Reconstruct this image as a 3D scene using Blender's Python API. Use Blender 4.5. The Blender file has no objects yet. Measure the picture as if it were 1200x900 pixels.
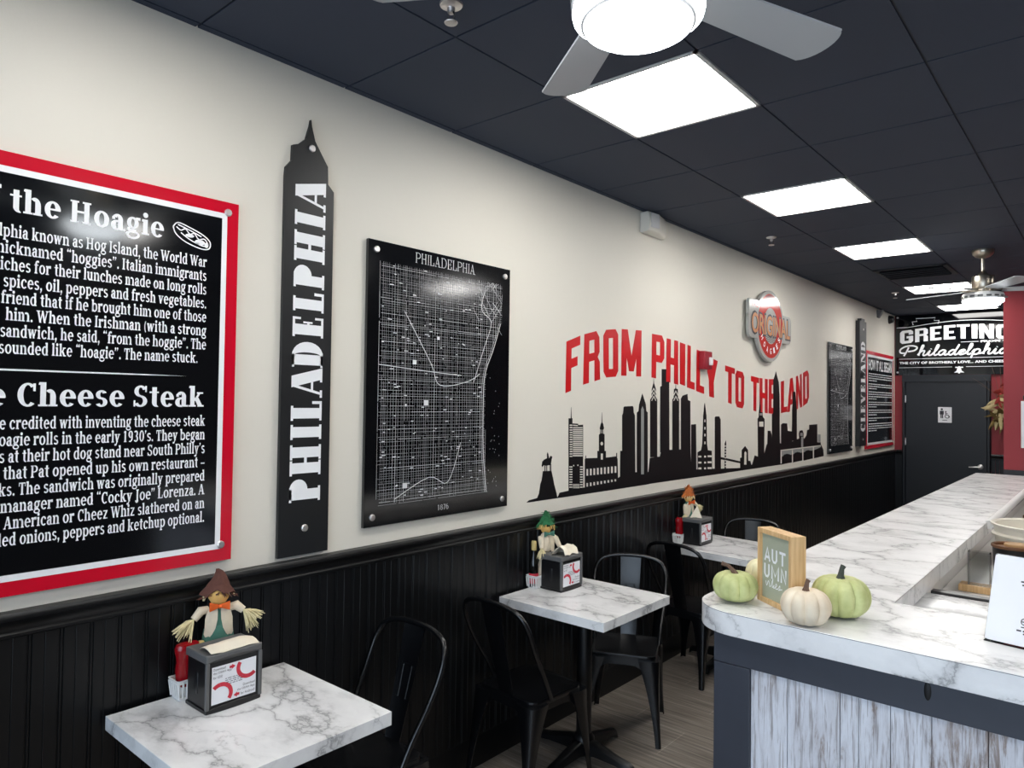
import bpy, bmesh, math, random
from math import sin, cos, pi, radians
from mathutils import Vector, Matrix
random.seed(7)
sc = bpy.context.scene
C = sc.collection

# ------------------------------------------------------------------ camera, world, lights, exposure
CAM = Vector((2.396, 0.0, 1.785)); FPX = 829.1
def cam_axes(yaw=-40.618, pitch=1.32, roll=0.781):
    y, p, r = radians(yaw), radians(pitch), radians(roll)
    f = Vector((sin(y)*cos(p), cos(y)*cos(p), sin(p)))
    ri = Vector((cos(y), -sin(y), 0)); u = ri.cross(f)
    return ri*cos(r)+u*sin(r), -ri*sin(r)+u*cos(r), f
RI, UP, FW = cam_axes()
cam = bpy.data.cameras.new('camera'); cam_o = bpy.data.objects.new('camera', cam); C.objects.link(cam_o)
cam.sensor_width = 36.0; cam.lens = FPX/1200*36.0; cam.clip_start = 0.02
m = Matrix((RI, UP, -FW)).transposed().to_4x4(); m.translation = CAM
cam_o.matrix_world = m
sc.camera = cam_o
sc.view_settings.view_transform = 'Standard'; sc.view_settings.look = 'None'
sc.view_settings.gamma = 1.0; sc.view_settings.use_curve_mapping = False
sc.view_settings.exposure = 0.30
PANEL = 15.0      # radiance of the ceiling light diffusers
FANLAMP = 11.0
w = bpy.data.worlds.new('world'); sc.world = w; w.use_nodes = True
w.node_tree.nodes['Background'].inputs[0].default_value = (0.70, 0.82, 1.0, 1)
w.node_tree.nodes['Background'].inputs[1].default_value = 4.6
# daylight portal over the shop window behind the camera
pl = bpy.data.lights.new('window_portal', 'AREA'); pl.shape = 'RECTANGLE'; pl.size = 4.6; pl.size_y = 2.3
pl.cycles.is_portal = True
po = bpy.data.objects.new('window_portal', pl); C.objects.link(po); po.location = (2.6, -2.16, 1.55)
po.rotation_euler = (radians(90), 0, 0)
sc.cycles.max_bounces = 6; sc.cycles.diffuse_bounces = 3; sc.cycles.glossy_bounces = 3
sc.cycles.use_denoising = True; sc.cycles.sample_clamp_indirect = 6.0

def P2(px, py, axis, val):          # photograph point -> place in the room on the plane axis = val
    d = FW + RI*((px-600)/FPX) + UP*((450-py)/FPX)
    t = (val-CAM[axis])/d[axis]
    return CAM + d*t

# ------------------------------------------------------------------ materials
def srgb(r, g, b):
    f = lambda c: (c/255)/12.92 if c/255 <= .04045 else (((c/255)+.055)/1.055)**2.4
    return (f(r), f(g), f(b), 1)
def mat(name, col, rough=.5, metal=0, spec=.5, coat=0, noise=None, bump=None, emit=None, trans=0, alpha=1, coat_rough=.05):
    M = bpy.data.materials.new(name); M.use_nodes = True; nt = M.node_tree; b = nt.nodes['Principled BSDF']
    col = srgb(*col) if max(col) > 1 else (*col, 1)
    b.inputs['Base Color'].default_value = col; b.inputs['Roughness'].default_value = rough
    b.inputs['Metallic'].default_value = metal; b.inputs['Specular IOR Level'].default_value = spec
    b.inputs['Coat Weight'].default_value = coat; b.inputs['Coat Roughness'].default_value = coat_rough
    b.inputs['Transmission Weight'].default_value = trans; b.inputs['Alpha'].default_value = alpha
    if emit:
        b.inputs['Emission Color'].default_value = (*emit[0], 1); b.inputs['Emission Strength'].default_value = emit[1]
    tc = nt.nodes.new('ShaderNodeTexCoord')
    if noise or bump:
        n = nt.nodes.new('ShaderNodeTexNoise'); n.inputs['Scale'].default_value = (noise or bump)[0]; n.inputs['Detail'].default_value = 5
        nt.links.new(tc.outputs['Object'], n.inputs['Vector'])
    if noise:
        mx = nt.nodes.new('ShaderNodeMix'); mx.data_type = 'RGBA'
        k = noise[1]; mx.inputs[6].default_value = tuple(c*(1-k) for c in col[:3])+(1,); mx.inputs[7].default_value = tuple(min(1, c*(1+k)) for c in col[:3])+(1,)
        nt.links.new(n.outputs['Fac'], mx.inputs[0]); nt.links.new(mx.outputs[2], b.inputs['Base Color'])
    if bump:
        n2 = nt.nodes.new('ShaderNodeTexNoise'); n2.inputs['Scale'].default_value = bump[0]; n2.inputs['Detail'].default_value = 4
        nt.links.new(tc.outputs['Object'], n2.inputs['Vector'])
        bp = nt.nodes.new('ShaderNodeBump'); bp.inputs['Strength'].default_value = bump[1]; bp.inputs['Distance'].default_value = .005
        nt.links.new(n2.outputs['Fac'], bp.inputs['Height']); nt.links.new(bp.outputs['Normal'], b.inputs['Normal'])
    return M
def emis(name, col, s):
    M = bpy.data.materials.new(name); M.use_nodes = True; nt = M.node_tree; nt.nodes.clear()
    e = nt.nodes.new('ShaderNodeEmission'); e.inputs[0].default_value = (*col, 1); e.inputs[1].default_value = s
    o = nt.nodes.new('ShaderNodeOutputMaterial'); nt.links.new(e.outputs[0], o.inputs[0]); return M
def ramp(nt, stops):
    r = nt.nodes.new('ShaderNodeValToRGB'); els = r.color_ramp.elements
    while len(els) < len(stops): els.new(.5)
    for e, (p, c) in zip(els, stops): e.position = p; e.color = c if len(c) == 4 else (*c, 1)
    return r
def marble(name, scale=2.2, off=(0, 0, 0), rough=.12, vein=1.0, rot=.5, st=(1.1, .8)):
    M = bpy.data.materials.new(name); M.use_nodes = True; nt = M.node_tree; b = nt.nodes['Principled BSDF']; L = nt.links.new
    tc = nt.nodes.new('ShaderNodeTexCoord'); mp = nt.nodes.new('ShaderNodeMapping'); L(tc.outputs['Object'], mp.inputs[0])
    mp.inputs['Location'].default_value = off; mp.inputs['Rotation'].default_value = (.12, .1, rot); mp.inputs['Scale'].default_value = (scale*st[0], scale*st[1], scale)
    wn = nt.nodes.new('ShaderNodeTexNoise'); wn.inputs['Scale'].default_value = 1.6; wn.inputs['Detail'].default_value = 6; wn.inputs['Roughness'].default_value = .62
    L(mp.outputs[0], wn.inputs['Vector'])
    ad = nt.nodes.new('ShaderNodeMix'); ad.data_type = 'RGBA'; ad.blend_type = 'LINEAR_LIGHT'; ad.inputs[0].default_value = .46
    L(mp.outputs[0], ad.inputs[6]); L(wn.outputs['Color'], ad.inputs[7])
    def veins(sc_, wd, seed):
        v = nt.nodes.new('ShaderNodeTexVoronoi'); v.feature = 'DISTANCE_TO_EDGE'; v.inputs['Scale'].default_value = sc_
        o = nt.nodes.new('ShaderNodeMapping'); o.inputs['Location'].default_value = (seed, seed*.7, seed*1.3); L(ad.outputs[2], o.inputs[0]); L(o.outputs[0], v.inputs['Vector'])
        r = ramp(nt, [(0, (1, 1, 1)), (wd*.25, (.42, .42, .42)), (wd, (.12, .12, .12)), (wd*3.2, (0, 0, 0))]); L(v.outputs['Distance'], r.inputs[0]); return r
    v1, v2 = veins(.75, .042*vein, 0), veins(1.7, .034*vein, 3.1)
    msk = nt.nodes.new('ShaderNodeTexNoise'); msk.inputs['Scale'].default_value = 1.3; msk.inputs['Detail'].default_value = 3; L(mp.outputs[0], msk.inputs['Vector'])
    mr = ramp(nt, [(.42, (0, 0, 0)), (.62, (1, 1, 1))]); L(msk.outputs['Fac'], mr.inputs[0])
    mul = nt.nodes.new('ShaderNodeMath'); mul.operation = 'MULTIPLY'; L(v2.outputs[0], mul.inputs[0]); L(mr.outputs[0], mul.inputs[1])
    cl = nt.nodes.new('ShaderNodeTexNoise'); cl.inputs['Scale'].default_value = 2.2; cl.inputs['Detail'].default_value = 7; L(ad.outputs[2], cl.inputs['Vector'])
    cr = ramp(nt, [(.38, (.87, .87, .868)), (.56, (.81, .81, .812)), (.74, (.56, .56, .565))]); L(cl.outputs['Fac'], cr.inputs[0])
    m1 = nt.nodes.new('ShaderNodeMix'); m1.data_type = 'RGBA'; m1.inputs[7].default_value = (.17, .17, .175, 1); L(cr.outputs[0], m1.inputs[6])
    f1 = nt.nodes.new('ShaderNodeMath'); f1.operation = 'MULTIPLY'; f1.inputs[1].default_value = .72; L(v1.outputs[0], f1.inputs[0]); L(f1.outputs[0], m1.inputs[0])
    m2 = nt.nodes.new('ShaderNodeMix'); m2.data_type = 'RGBA'; m2.inputs[7].default_value = (.28, .28, .28, 1); L(m1.outputs[2], m2.inputs[6])
    f2 = nt.nodes.new('ShaderNodeMath'); f2.operation = 'MULTIPLY'; f2.inputs[1].default_value = .55; L(mul.outputs[0], f2.inputs[0]); L(f2.outputs[0], m2.inputs[0])
    L(m2.outputs[2], b.inputs['Base Color']); b.inputs['Roughness'].default_value = rough; b.inputs['Specular IOR Level'].default_value = .5
    return M
def floor_mat():
    M = bpy.data.materials.new('floor_tile'); M.use_nodes = True; nt = M.node_tree; b = nt.nodes['Principled BSDF']; L = nt.links.new
    tc = nt.nodes.new('ShaderNodeTexCoord'); mp = nt.nodes.new('ShaderNodeMapping'); L(tc.outputs['Object'], mp.inputs[0])
    mp.inputs['Scale'].default_value = (1.2, 26, 1)
    n = nt.nodes.new('ShaderNodeTexNoise'); n.inputs['Scale'].default_value = 2.4; n.inputs['Detail'].default_value = 5; n.inputs['Roughness'].default_value = .6; L(mp.outputs[0], n.inputs['Vector'])
    r = ramp(nt, [(.28, srgb(88, 80, 73)), (.5, srgb(134, 124, 114)), (.72, srgb(168, 158, 148))]); L(n.outputs['Fac'], r.inputs[0])
    bk = nt.nodes.new('ShaderNodeTexBrick'); bk.offset = .5; bk.inputs['Scale'].default_value = 1; bk.inputs['Brick Width'].default_value = .61; bk.inputs['Row Height'].default_value = .305
    bk.inputs['Mortar Size'].default_value = .0022; bk.inputs['Color1'].default_value = (1, 1, 1, 1); bk.inputs['Color2'].default_value = (.86, .86, .86, 1); bk.inputs['Mortar'].default_value = (1.5, 1.5, 1.5, 1)
    ro = nt.nodes.new('ShaderNodeMapping'); ro.inputs['Rotation'].default_value = (0, 0, 0); ro.inputs['Location'].default_value = (.004, .1, 0); L(tc.outputs['Object'], ro.inputs[0]); L(ro.outputs[0], bk.inputs['Vector'])
    mx = nt.nodes.new('ShaderNodeMix'); mx.data_type = 'RGBA'; mx.blend_type = 'MULTIPLY'; mx.inputs[0].default_value = 1; L(r.outputs[0], mx.inputs[6]); L(bk.outputs['Color'], mx.inputs[7])
    L(mx.outputs[2], b.inputs['Base Color']); b.inputs['Roughness'].default_value = .42
    return M
def plank_mat():
    M = bpy.data.materials.new('whitewashed_planks'); M.use_nodes = True; nt = M.node_tree; b = nt.nodes['Principled BSDF']; L = nt.links.new
    tc = nt.nodes.new('ShaderNodeTexCoord')
    def nz(scale, det, s3, rgh=.6):
        mp = nt.nodes.new('ShaderNodeMapping'); mp.inputs['Scale'].default_value = s3; L(tc.outputs['Object'], mp.inputs[0])
        n = nt.nodes.new('ShaderNodeTexNoise'); n.inputs['Scale'].default_value = scale; n.inputs['Detail'].default_value = det; n.inputs['Roughness'].default_value = rgh; n.inputs['Distortion'].default_value = .5; L(mp.outputs[0], n.inputs['Vector']); return n
    a = nz(9, 8, (3.4, 1, .55), .72); g = nz(30, 5, (5, 1, .22), .6); big = nz(3.2, 3, (2.2, 1, .3))
    ad = nt.nodes.new('ShaderNodeMath'); ad.operation = 'ADD'; L(a.outputs['Fac'], ad.inputs[0]); L(big.outputs['Fac'], ad.inputs[1])
    r = ramp(nt, [(.375, srgb(110, 94, 86)), (.435, srgb(154, 142, 137)), (.482, srgb(202, 202, 208)), (.58, srgb(222, 224, 231))])
    hf = nt.nodes.new('ShaderNodeMath'); hf.operation = 'MULTIPLY'; hf.inputs[1].default_value = .5; L(ad.outputs[0], hf.inputs[0]); L(hf.outputs[0], r.inputs[0])
    gr = ramp(nt, [(.36, (.42, .38, .36)), (.48, (1, 1, 1))]); L(g.outputs['Fac'], gr.inputs[0])
    mx = nt.nodes.new('ShaderNodeMix'); mx.data_type = 'RGBA'; mx.blend_type = 'MULTIPLY'; mx.inputs[0].default_value = .8; L(r.outputs[0], mx.inputs[6]); L(gr.outputs[0], mx.inputs[7])
    L(mx.outputs[2], b.inputs['Base Color']); b.inputs['Roughness'].default_value = .6
    bp = nt.nodes.new('ShaderNodeBump'); bp.inputs['Strength'].default_value = .25; bp.inputs['Distance'].default_value = .003; L(g.outputs['Fac'], bp.inputs['Height']); L(bp.outputs['Normal'], b.inputs['Normal'])
    return M
def wood_mat(name, c0, c1, s3=(30, 30, 2), rough=.5):
    M = bpy.data.materials.new(name); M.use_nodes = True; nt = M.node_tree; b = nt.nodes['Principled BSDF']; L = nt.links.new
    tc = nt.nodes.new('ShaderNodeTexCoord'); mp = nt.nodes.new('ShaderNodeMapping'); mp.inputs['Scale'].default_value = s3; L(tc.outputs['Object'], mp.inputs[0])
    n = nt.nodes.new('ShaderNodeTexNoise'); n.inputs['Scale'].default_value = 3; n.inputs['Detail'].default_value = 5; L(mp.outputs[0], n.inputs['Vector'])
    r = ramp(nt, [(.35, srgb(*c0)), (.65, srgb(*c1))]); L(n.outputs['Fac'], r.inputs[0]); L(r.outputs[0], b.inputs['Base Color']); b.inputs['Roughness'].default_value = rough
    return M
def pumpkin_mat(name, c0, c1):
    M = mat(name, c0, .62); nt = M.node_tree; b = nt.nodes['Principled BSDF']; L = nt.links.new
    tc = nt.nodes.new('ShaderNodeTexCoord'); n = nt.nodes.new('ShaderNodeTexNoise'); n.inputs['Scale'].default_value = 18; n.inputs['Detail'].default_value = 4; L(tc.outputs['Object'], n.inputs['Vector'])
    r = ramp(nt, [(.35, srgb(*c0)), (.7, srgb(*c1))]); L(n.outputs['Fac'], r.inputs[0]); L(r.outputs[0], b.inputs['Base Color'])
    return M
def clear_mat(name, tint=(1, 1, 1), gl=.12):
    M = bpy.data.materials.new(name); M.use_nodes = True; nt = M.node_tree; nt.nodes.clear(); L = nt.links.new
    t = nt.nodes.new('ShaderNodeBsdfTransparent'); t.inputs[0].default_value = (*tint, 1)
    g = nt.nodes.new('ShaderNodeBsdfGlossy'); g.inputs['Roughness'].default_value = .03
    f = nt.nodes.new('ShaderNodeFresnel'); f.inputs[0].default_value = 1.45
    mx = nt.nodes.new('ShaderNodeMixShader'); o = nt.nodes.new('ShaderNodeOutputMaterial')
    L(f.outputs[0], mx.inputs[0]); L(t.outputs[0], mx.inputs[1]); L(g.outputs[0], mx.inputs[2]); L(mx.outputs[0], o.inputs[0]); return M

M = dict(
    cream=mat('cream_paint', (226, 221, 209), .55, noise=(1.5, .015), bump=(120, .04)),
    red=mat('red_paint', (148, 42, 50), .5, bump=(120, .04)), black_paint=mat('black_paint', (9, 10, 12), .34, spec=.4, bump=(60, .05)),
    black_door=mat('black_door_paint', (19, 22, 28), .42, bump=(60, .03)),
    ceil=mat('black_ceiling_tile', (45, 54, 71), .75, bump=(300, .15)), seam=mat('black_grid', (28, 32, 40), .7),
    floor=floor_mat(), marble=marble('counter_marble', 2.9, (1, 2, 0), vein=1.0, rough=.27, rot=.9, st=(.78, 1.15)), marble_t=marble('table_marble', 2.3, (3, .4, .7), .1, rot=-.6, st=(.75, 1.15)),
    planks=plank_mat(), slate=mat('slate_stained_wood', (52, 56, 66), .45, noise=(14, .12)),
    grey_wall=mat('pale_grey_laminate', (205, 202, 198), .5),
    gloss_black=mat('gloss_black_acrylic', (9, 10, 13), .105, spec=.9), satin_black=mat('satin_black_panel', (18, 20, 23), .42),
    sign_red=mat('sign_red', (205, 14, 42), .16), white_print=mat('white_print', (244, 245, 247), .3),
    letter_red=mat('red_vinyl', (206, 22, 28), .3), vinyl=mat('black_vinyl', (8, 8, 11), .45, spec=.25), steel=mat('brushed_steel', (226, 222, 220), .36, metal=1),
    nickel=mat('brushed_nickel', (180, 172, 158), .3, metal=1), chair=mat('black_metal', (7, 8, 11), .27, spec=.55),
    iron=mat('black_cast_iron', (9, 10, 12), .36), blade=mat('fan_blade_grey', (176, 180, 184), .4),
    white_pl=mat('white_plastic', (232, 232, 230), .35), offwhite=mat('off_white_plastic', (214, 210, 200), .4),
    panel=emis('light_diffuser', (1.0, .98, .945), PANEL), lamp=emis('fan_light_diffuser', (.90, .96, 1.0), FANLAMP),
    dim=emis('fan_light_ring', (.90, .96, 1.0), FANLAMP*.35),
    frame_white=mat('white_metal_frame', (200, 200, 200), .4), grey_pl=mat('grey_plastic', (92, 92, 92), .5), black_pl=mat('black_plastic', (17, 17, 19), .3),
    card=mat('white_card', (235, 236, 240), .4), card_red=mat('card_red', (200, 44, 62), .4), ink=mat('dark_ink', (46, 44, 52), .5), grey_ink=mat('grey_ink', (120, 120, 128), .5),
    napkin=mat('cream_napkin', (232, 222, 202), .9, bump=(200, .2)), ketchup=mat('ketchup_red', (140, 10, 20), .22), bottle=mat('dark_bottle_glass', (14, 14, 12), .1), foil=mat('pale_gold_cap', (206, 182, 120), .4),
    label_y=mat('bottle_label', (196, 176, 110), .5), straw=mat('straw', (226, 212, 166), .85, noise=(60, .2)), burlap=mat('brown_burlap', (92, 56, 46), .9, noise=(90, .25)),
    face=mat('doll_face', (222, 178, 104), .85, noise=(50, .2)), orange=mat('orange_bow', (228, 98, 30), .7), vest=mat('cream_cloth', (220, 206, 182), .85, noise=(60, .12)),
    teal=mat('teal_cloth', (72, 120, 104), .85, noise=(50, .2)), green_hat=mat('green_straw', (36, 104, 62), .85, noise=(70, .3)), rust=mat('rust_straw', (190, 106, 48), .85, noise=(60, .3)),
    greenp=pumpkin_mat('green_pumpkin', (176, 182, 118), (208, 212, 152)), creamp=pumpkin_mat('cream_pumpkin', (226, 208, 182), (240, 226, 202)), yellowp=pumpkin_mat('pale_yellow_pumpkin', (232, 220, 170), (242, 234, 196)),
    stem=mat('brown_stem', (104, 80, 66), .8, noise=(60, .3)), dark_stem=mat('dark_green_stem', (62, 68, 62), .8, noise=(60, .3)),
    oak=wood_mat('light_oak', (206, 164, 112), (226, 190, 140)), sage=mat('sage_panel', (172, 176, 154), .6, noise=(50, .06)),
    alarm=mat('alarm_red', (150, 22, 40), .35), dark=mat('dark_metal', (30, 31, 34), .5), vent=mat('dark_vent', (40, 42, 48), .6),
    logo_red=mat('logo_red', (190, 66, 60), .12), logo_grey=mat('logo_silver', (176, 176, 172), .12), tan=mat('logo_tan', (206, 150, 112), .2), maroon=mat('logo_maroon', (122, 44, 50), .12),
    dark_red=mat('dark_red_leaf', (150, 46, 36), .8), husk=mat('corn_husk', (200, 182, 134), .8, noise=(40, .2)), olive=mat('dry_olive_leaf', (112, 92, 48), .85, noise=(40, .25)),
    acrylic=clear_mat('clear_acrylic', (.93, .94, .94)), glass=clear_mat('window_glass', (.96, .98, .98)), brown=mat('brown_plastic', (110, 72, 44), .4), tub=mat('cream_tub', (226, 220, 206), .35), amber=mat('amber_wood', (176, 140, 96), .5),
    window_grey=mat('decal_grey', (150, 152, 150), .4), map_grey=mat('map_print_grey', (158, 158, 162), .3), map_lite=mat('map_print_white', (225, 226, 228), .3), knot=mat('dark_knot', (12, 12, 14), .6),
    kitchen=mat('charcoal_paint', (30, 31, 34), .6),
)

# ------------------------------------------------------------------ mesh helpers
class MB:
    def __init__(s): s.v = []; s.f = []; s.mi = []; s.k = 0
    def add(s, vs, fs):
        n = len(s.v); s.v += [tuple(v) for v in vs]; s.f += [tuple(i+n for i in f) for f in fs]; s.mi += [s.k]*len(fs); return s
    def box(s, a, b, mtx=None):
        x0, y0, z0 = a; x1, y1, z1 = b
        vs = [Vector(p) for p in ((x0, y0, z0), (x1, y0, z0), (x1, y1, z0), (x0, y1, z0), (x0, y0, z1), (x1, y0, z1), (x1, y1, z1), (x0, y1, z1))]
        if mtx: vs = [mtx @ v for v in vs]
        return s.add(vs, [(0, 3, 2, 1), (4, 5, 6, 7), (0, 1, 5, 4), (1, 2, 6, 5), (2, 3, 7, 6), (3, 0, 4, 7)])
    def cbox(s, c, d, mtx=None): return s.box([c[i]-d[i]/2 for i in range(3)], [c[i]+d[i]/2 for i in range(3)], mtx)
    def loft(s, rings, cap=True, closed=True):
        n = len(rings[0]); vs = [p for r in rings for p in r]; fs = []
        for i in range(len(rings)-1):
            for j in range(n if closed else n-1):
                k = (j+1) % n; fs.append((i*n+j, i*n+k, (i+1)*n+k, (i+1)*n+j))
        if cap: fs += [tuple(range(n-1, -1, -1)), tuple((len(rings)-1)*n+j for j in range(n))]
        return s.add(vs, fs)
    def lathe(s, prof, c=(0, 0, 0), n=28, sx=1, sy=1, cap=True):
        return s.loft([[(c[0]+r*cos(2*pi*j/n)*sx, c[1]+r*sin(2*pi*j/n)*sy, c[2]+z) for j in range(n)] for r, z in prof], cap)
    def prism(s, poly, d, mp):          # poly in 2-D; mp(u, v, w) -> 3-D; from w=0 to w=d
        n = len(poly); A = [mp(u, v, 0) for u, v in poly]; B = [mp(u, v, d) for u, v in poly]
        return s.add(A+B, [tuple(range(n-1, -1, -1)), tuple(range(n, 2*n))]+[(i, (i+1) % n, n+(i+1) % n, n+i) for i in range(n)])
    def flat(s, polys, mp):
        for i, p in enumerate(fix(polys)):        # overlapping strokes sit a hair above one another
            vs = [Vector(mp(u, v)) for u, v in p]; nn = Vector()
            for a, b in zip(vs, vs[1:]+vs[:1]): nn += a.cross(b)
            nn = nn.normalized()*((i % 14)*2.2e-5); s.add([v+nn for v in vs], [tuple(range(len(p)))])
        return s
    def tube(s, pts, r, n=8, cap=True, closed=False):
        pts = [Vector(p) for p in pts]; N = len(pts); rs = r if isinstance(r, (list, tuple)) else [r]*N
        rings = []; prev = None
        for i, p in enumerate(pts):
            t = (pts[(i+1) % N] if closed or i < N-1 else p) - (pts[i-1] if closed or i > 0 else p); t.normalize()
            if prev is None: a = t.orthogonal().normalized()
            else: a = (prev - t*prev.dot(t)).normalized()
            prev = a; b = t.cross(a)
            rings.append([p+(a*cos(2*pi*j/n)+b*sin(2*pi*j/n))*rs[i] for j in range(n)])
        if closed: rings.append(rings[0])
        return s.loft(rings, cap and not closed)
    def build(s, name, mats, parent=None, smooth=True, bevel=0, loc=None, angle=38, seg=2):
        me = bpy.data.meshes.new(name); me.from_pydata(s.v, [], s.f); mats = mats if isinstance(mats, list) else [mats]
        for x in mats: me.materials.append(x)
        me.polygons.foreach_set('material_index', s.mi)
        if smooth:
            me.polygons.foreach_set('use_smooth', [True]*len(s.f)); me.set_sharp_from_angle(angle=radians(angle))
        me.update()
        o = bpy.data.objects.new(name, me); C.objects.link(o)
        if parent: o.parent = parent
        if loc is not None: o.location = loc
        if bevel:
            b = o.modifiers.new('bevel', 'BEVEL'); b.width = bevel; b.segments = seg; b.limit_method = 'ANGLE'; b.angle_limit = radians(40)
        return o
def tag(o, label, cat, group=None, kind=None):
    o['label'] = label; o['category'] = cat
    if group: o['group'] = group
    if kind: o['kind'] = kind
    return o
def thing(name, label, cat, loc=(0, 0, 0), rz=0, group=None):
    o = bpy.data.objects.new(name, None); o.empty_display_size = .05; C.objects.link(o); o.location = loc; o.rotation_euler = (0, 0, rz)
    return tag(o, label, cat, group)
def struct(o): o['kind'] = 'structure'; return o
def copy_tree(o, parent=None):
    c = o.copy(); C.objects.link(c)
    if parent: c.parent = parent
    for ch in list(o.children): copy_tree(ch, c)
    return c
def rrect(x0, y0, x1, y1, r, n=5):
    out = []
    for cx, cy, a in ((x1-r, y0+r, -90), (x1-r, y1-r, 0), (x0+r, y1-r, 90), (x0+r, y0+r, 180)):
        out += [(cx+r*cos(radians(a+90*i/n)), cy+r*sin(radians(a+90*i/n))) for i in range(n+1)]
    return out
def ell(cx, cy, rx, ry, n=20, a0=0, a1=360):
    k = n if a1-a0 == 360 else n+1
    return [(cx+rx*cos(radians(a0+(a1-a0)*i/n)), cy+ry*sin(radians(a0+(a1-a0)*i/n))) for i in range(k)]
def rect(x0, y0, x1, y1): return [(x0, y0), (x1, y0), (x1, y1), (x0, y1)]
def band(pts, w):                      # quads along a 2-D polyline
    out = []
    ws = w if isinstance(w, list) else [w]*len(pts)
    L = []; R = []
    for i, p in enumerate(pts):
        a = pts[max(0, i-1)]; b = pts[min(len(pts)-1, i+1)]; dx, dy = b[0]-a[0], b[1]-a[1]; d = math.hypot(dx, dy) or 1
        nx, ny = -dy/d*ws[i]/2, dx/d*ws[i]/2; L.append((p[0]+nx, p[1]+ny)); R.append((p[0]-nx, p[1]-ny))
    for i in range(len(pts)-1): out.append([R[i], R[i+1], L[i+1], L[i]])
    return out
def ring(cx, cy, rx, ry, tx, ty, a0=0, a1=360, n=None):
    n = n or max(6, int(abs(a1-a0)/15)); out = []
    f = lambda a, k: (cx+(rx-k*tx)*cos(radians(a)), cy+(ry-k*ty)*sin(radians(a)))
    for i in range(n):
        a, b = a0+(a1-a0)*i/n, a0+(a1-a0)*(i+1)/n
        out.append([f(a, 1), f(a, 0), f(b, 0), f(b, 1)])
    return out
def smooth_line(pts, n=6):
    out = []
    for i in range(len(pts)-1):
        p0, p1, p2, p3 = pts[max(0, i-1)], pts[i], pts[i+1], pts[min(len(pts)-1, i+2)]
        for k in range(n):
            t = k/n; out.append(tuple(.5*((2*p1[j])+(-p0[j]+p2[j])*t+(2*p0[j]-5*p1[j]+4*p2[j]-p3[j])*t*t+(-p0[j]+3*p1[j]-3*p2[j]+p3[j])*t**3) for j in range(len(p1))))
    out.append(pts[-1]); return out

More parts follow.
